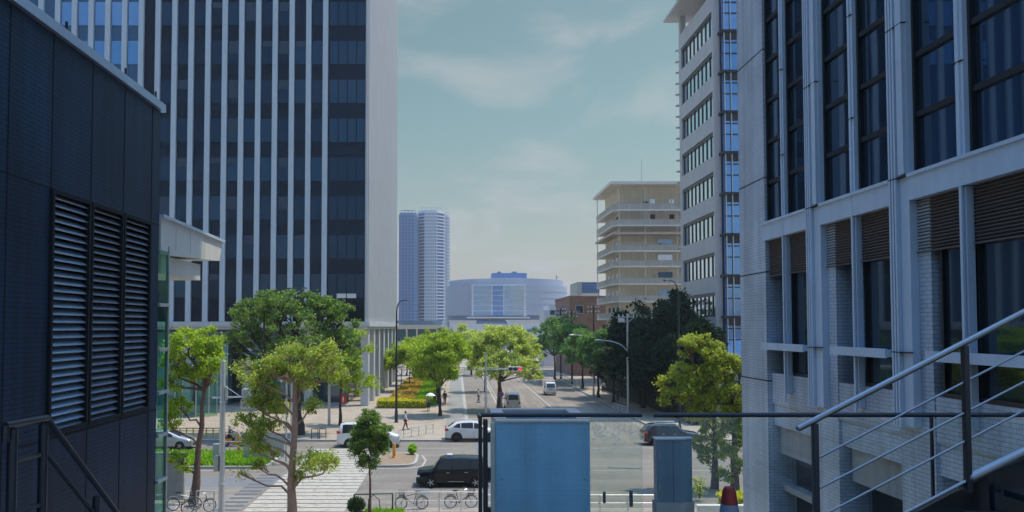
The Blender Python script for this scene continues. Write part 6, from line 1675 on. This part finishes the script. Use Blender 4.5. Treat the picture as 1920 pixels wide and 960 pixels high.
# stairs on the right
SYd = 4.9
st = thing('steel_staircase', 'steel staircase climbing to the right with tubular handrails', 'staircase', (3.4, SYd + .6, DZ))
def S(px, py, dy=0): return A(px, py, SYd) + Vector((0, dy, 0))
h0, h1 = S(1498, 803), S(1960, 564)
b = MB(); b.tube([h0, h1], .0195, 12); b.ball(h0, .0195, .0195, .0195); wpart('handrail', b, M['steel'], st)
sl = (h1.z - h0.z) / (h1.x - h0.x)
def on(px, off):
    x = S(px, 700).x; return Vector((x, SYd, h0.z + (x - h0.x) * sl - off))
posts = (1526, 1810)
for px in posts:
    t_ = on(px, .02); b = MB(); b.bbox(t_.x - .017, t_.x + .017, SYd - .02, SYd + .02, DZ - .0 if px == 1526 else t_.z - .92, t_.z, .004); wpart('baluster_post', b, M['steel_dark'], st)
for offp in (S(1526, 863), S(1526, 921), S(1526, 975)):
    o_ = h0.z + (offp.x - h0.x) * sl - offp.z
    b = MB(); b.tube([on(1526, o_), on(1960, o_)], .0075, 8); wpart('mid_rail', b, M['steel'], st)
# stringer: flat plate with a round cap tube
a0, a1 = S(1640, 992), S(1830, 893)
b = MB(); b.obox(a0 + Vector((0, .03, -.03)), a1 + Vector((0, .03, -.02)), .02, .03); b.tube([a0, a1], .010, 8); wpart('lower_rail', b, M['steel'], st)
b = MB(); c0, c1 = S(1822, 896), S(1970, 823); b.tube([c0, c1], .034, 12); b.ball(c0, .034, .034, .034); wpart('lower_handrail', b, M['steel'], st)
b = MB(); v0 = a0 - Vector((.3, 0, .12)); v1 = S(2000, 815)
p_ = [(v0.x, DZ), (a0.x, a0.z - .07), (v1.x + .4, v1.z + .1), (v1.x + .4, DZ)]
vs = [(x, SYd + .12, z) for x, z in p_] + [(x, SYd + .16, z) for x, z in p_]
b.add(vs, [(0, 1, 2, 3), (7, 6, 5, 4), (0, 4, 5, 1), (1, 5, 6, 2), (2, 6, 7, 3), (3, 7, 4, 0)]); wpart('side_wall', b, M['black_paint'], st)
for px in (1868,):
    t_ = S(px, 882); b = MB(); b.bbox(t_.x - .022, t_.x + .022, SYd - .01, SYd + .04, DZ, t_.z, .004); wpart('lower_post', b, M['steel_dark'], st)
b = MB()
for k in range(12):
    x = a0.x + .26 * k; z = a0.z + .26 * k * sl - .06; b.box(x, x + .28, SYd - 1.3, SYd - .05, z - .12, z - .08)
wpart('tread', b, M['steel_dark'], st)

# left stair rail
lr = thing('stair_railing', 'dark tubular railing of the stairs descending along the tiled wall', 'railing', (-2.45, 4.5, DZ))
XL = -2.45
u0, u1 = PX(10, 798, XL), PX(88, 784, XL)
n0, n1 = PX(24, 795, XL), PX(82, 786, XL)
b = MB(); b.tube([u0, u1], .021, 10); b.tube([u0, u0 + Vector((0, 0, -.09))], .021, 10); wpart('top_rail', b, M['steel_dark'], lr)
for n_ in (n0, n1):
    b = MB(); b.tube([Vector((XL, n_.y, DZ - .2)), Vector((XL, n_.y, n_.z - .03))], .027, 10); b.tube([Vector((XL, n_.y, n_.z - .05)), Vector((XL, n_.y, n_.z))], .015, 8); wpart('post', b, M['steel_dark'], lr)
for y0_, y1_ in ((862, 851), (958, 945)):
    b = MB(); b.tube([PX(24, y0_ + 2, XL), PX(82, y1_, XL)], .015, 8); wpart('mid_rail', b, M['steel_dark'], lr)
e0, e1 = u1, PX(222, 965, XL); dd = (e1 - e0)
b = MB(); b.tube([e0, e0 + dd * 2.6], .019, 10); wpart('sloping_rail', b, M['steel_dark'], lr)
g0, g1 = PX(88, 852, XL), PX(166, 962, XL); 
b = MB(); b.tube([g0, g0 + dd * 2.6], .014, 8); wpart('sloping_mid_rail', b, M['steel_dark'], lr)
pp_ = PX(181, 925, XL)
b = MB(); b.tube([pp_ - Vector((0, 0, 1.1)), pp_ - Vector((0, 0, .02))], .025, 10); wpart('post', b, M['steel_dark'], lr)
b = MB()
for k in range(16):
    b.box(XL - 1.3, XL - .06, 4.75 + .26 * k, 5.02 + .26 * k, DZ - .05 - .215 * (k + 1) , DZ - .215 * (k + 1))
wpart('tread', b, M['concrete'], lr)

# ------------------------------------------------------------------ light, sky, haze
EL, AZ = R(70), R(22)
sun = bpy.data.lights.new('sun', 'SUN'); so = bpy.data.objects.new('sun', sun); COL.objects.link(so)
sun.energy = 4.3; sun.angle = R(.5); sun.color = (1, .83, .61)
sd = Vector((math.cos(EL) * math.cos(AZ), math.cos(EL) * math.sin(AZ), math.sin(EL)))
so.rotation_euler = sd.to_track_quat('Z', 'Y').to_euler(); so.location = sd * 100
W_ = bpy.data.worlds.new('World'); SC.world = W_; W_.use_nodes = True
nt = W_.node_tree; bg = nt.nodes['Background']
sky = nt.nodes.new('ShaderNodeTexSky'); sky.sky_type = 'NISHITA'; sky.sun_disc = False
sky.sun_elevation = EL; sky.sun_rotation = R(90) - AZ; sky.air_density = 1.0; sky.dust_density = 1.5; sky.ozone_density = 1.5
tc = nt.nodes.new('ShaderNodeTexCoord')
# thin high clouds on a far layer: direction projected on a plane overhead
sp2 = nt.nodes.new('ShaderNodeSeparateXYZ'); nt.links.new(tc.outputs['Generated'], sp2.inputs[0])
mz = nt.nodes.new('ShaderNodeMath'); mz.operation = 'MAXIMUM'; mz.inputs[1].default_value = .03; nt.links.new(sp2.outputs[2], mz.inputs[0])
az_ = nt.nodes.new('ShaderNodeMath'); az_.operation = 'ADD'; az_.inputs[1].default_value = .12; nt.links.new(mz.outputs[0], az_.inputs[0])
dv = []
for i in (0, 1):
    d = nt.nodes.new('ShaderNodeMath'); d.operation = 'DIVIDE'; nt.links.new(sp2.outputs[i], d.inputs[0]); nt.links.new(az_.outputs[0], d.inputs[1]); dv.append(d)
cb_ = nt.nodes.new('ShaderNodeCombineXYZ'); nt.links.new(dv[0].outputs[0], cb_.inputs[0]); nt.links.new(dv[1].outputs[0], cb_.inputs[1])
mp = nt.nodes.new('ShaderNodeMapping'); mp.inputs['Scale'].default_value = (1.3, 1.0, 1); mp.inputs['Location'].default_value = (.35, .6, 0); mp.inputs['Rotation'].default_value = (0, 0, R(25))
nt.links.new(cb_.outputs[0], mp.inputs['Vector'])
nz = nt.nodes.new('ShaderNodeTexNoise'); nz.inputs['Scale'].default_value = 1.5; nz.inputs['Detail'].default_value = 9; nz.inputs['Roughness'].default_value = .52; nz.inputs['Distortion'].default_value = .5
nt.links.new(mp.outputs[0], nz.inputs['Vector'])
cr = nt.nodes.new('ShaderNodeMapRange'); cr.interpolation_type = 'SMOOTHSTEP'; cr.inputs[1].default_value = .47; cr.inputs[2].default_value = .68; cr.inputs[3].default_value = 0; cr.inputs[4].default_value = .55
nt.links.new(nz.outputs['Fac'], cr.inputs[0])
SKYS = .15; SKY_LOW = (.69, .775, .545, 1); SKY_HORIZON = (.86, .65, .47, 1); SKY_HIGH = (1.35, 2.25, 2.9, 1)  # SKY_HIGH boosts the overhead sky, out of view, to fill and blue the shade
hs = nt.nodes.new('ShaderNodeMix'); hs.data_type = 'RGBA'; hs.blend_type = 'MULTIPLY'; hs.inputs[0].default_value = 1; hs.inputs[7].default_value = (1.0, 1.0, 1.0, 1)
nt.links.new(sky.outputs[0], hs.inputs[6])
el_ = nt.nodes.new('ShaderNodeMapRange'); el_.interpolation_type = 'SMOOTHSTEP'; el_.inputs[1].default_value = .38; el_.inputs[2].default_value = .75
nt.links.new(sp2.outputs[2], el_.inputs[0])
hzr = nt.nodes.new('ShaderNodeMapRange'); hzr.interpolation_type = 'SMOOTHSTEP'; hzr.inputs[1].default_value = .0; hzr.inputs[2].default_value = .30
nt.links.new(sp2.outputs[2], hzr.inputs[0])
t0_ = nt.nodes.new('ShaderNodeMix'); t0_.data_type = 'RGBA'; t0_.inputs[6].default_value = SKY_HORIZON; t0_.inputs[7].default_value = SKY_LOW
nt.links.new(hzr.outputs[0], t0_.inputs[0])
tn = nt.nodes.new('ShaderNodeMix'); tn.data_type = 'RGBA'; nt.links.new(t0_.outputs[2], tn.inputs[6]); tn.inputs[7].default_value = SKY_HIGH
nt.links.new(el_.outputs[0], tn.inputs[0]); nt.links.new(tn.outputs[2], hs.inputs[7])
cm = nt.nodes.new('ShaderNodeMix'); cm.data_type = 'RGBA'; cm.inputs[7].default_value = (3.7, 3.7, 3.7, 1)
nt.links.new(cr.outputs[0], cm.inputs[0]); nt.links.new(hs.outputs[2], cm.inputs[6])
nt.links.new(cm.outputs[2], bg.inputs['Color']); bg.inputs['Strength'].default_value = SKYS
HAZE = True
if HAZE:
    b = MB(); b.box(-3050, 3050, -420, 3050, -1.8, 128)
    hz_ = b.build('haze', []); hz_['kind'] = 'stuff'; hz_['label'] = 'pale summer haze'
    m = bpy.data.materials.new('haze'); m.use_nodes = True; n_ = m.node_tree; n_.nodes.remove(n_.nodes['Principled BSDF'])
    v = n_.nodes.new('ShaderNodeVolumePrincipled'); v.inputs['Color'].default_value = (.78, .87, 1, 1); v.inputs['Density'].default_value = .00035; v.inputs['Anisotropy'].default_value = .3
    n_.links.new(v.outputs[0], n_.nodes['Material Output'].inputs['Volume']); hz_.data.materials.append(m)
vs_ = SC.view_settings
SC.display_settings.display_device = 'sRGB'
vs_.view_transform = 'Standard'; vs_.look = 'None'; vs_.gamma = 1; vs_.use_curve_mapping = False; vs_.exposure = 0.0
cy = SC.cycles
SC.render.engine = 'CYCLES'
cy.max_bounces = 7; cy.diffuse_bounces = 4; cy.glossy_bounces = 4; cy.transmission_bounces = 6; cy.transparent_max_bounces = 12; cy.volume_bounces = 0
cy.use_denoising = True; cy.caustics_reflective = False; cy.caustics_refractive = False
cy.sample_clamp_indirect = 6
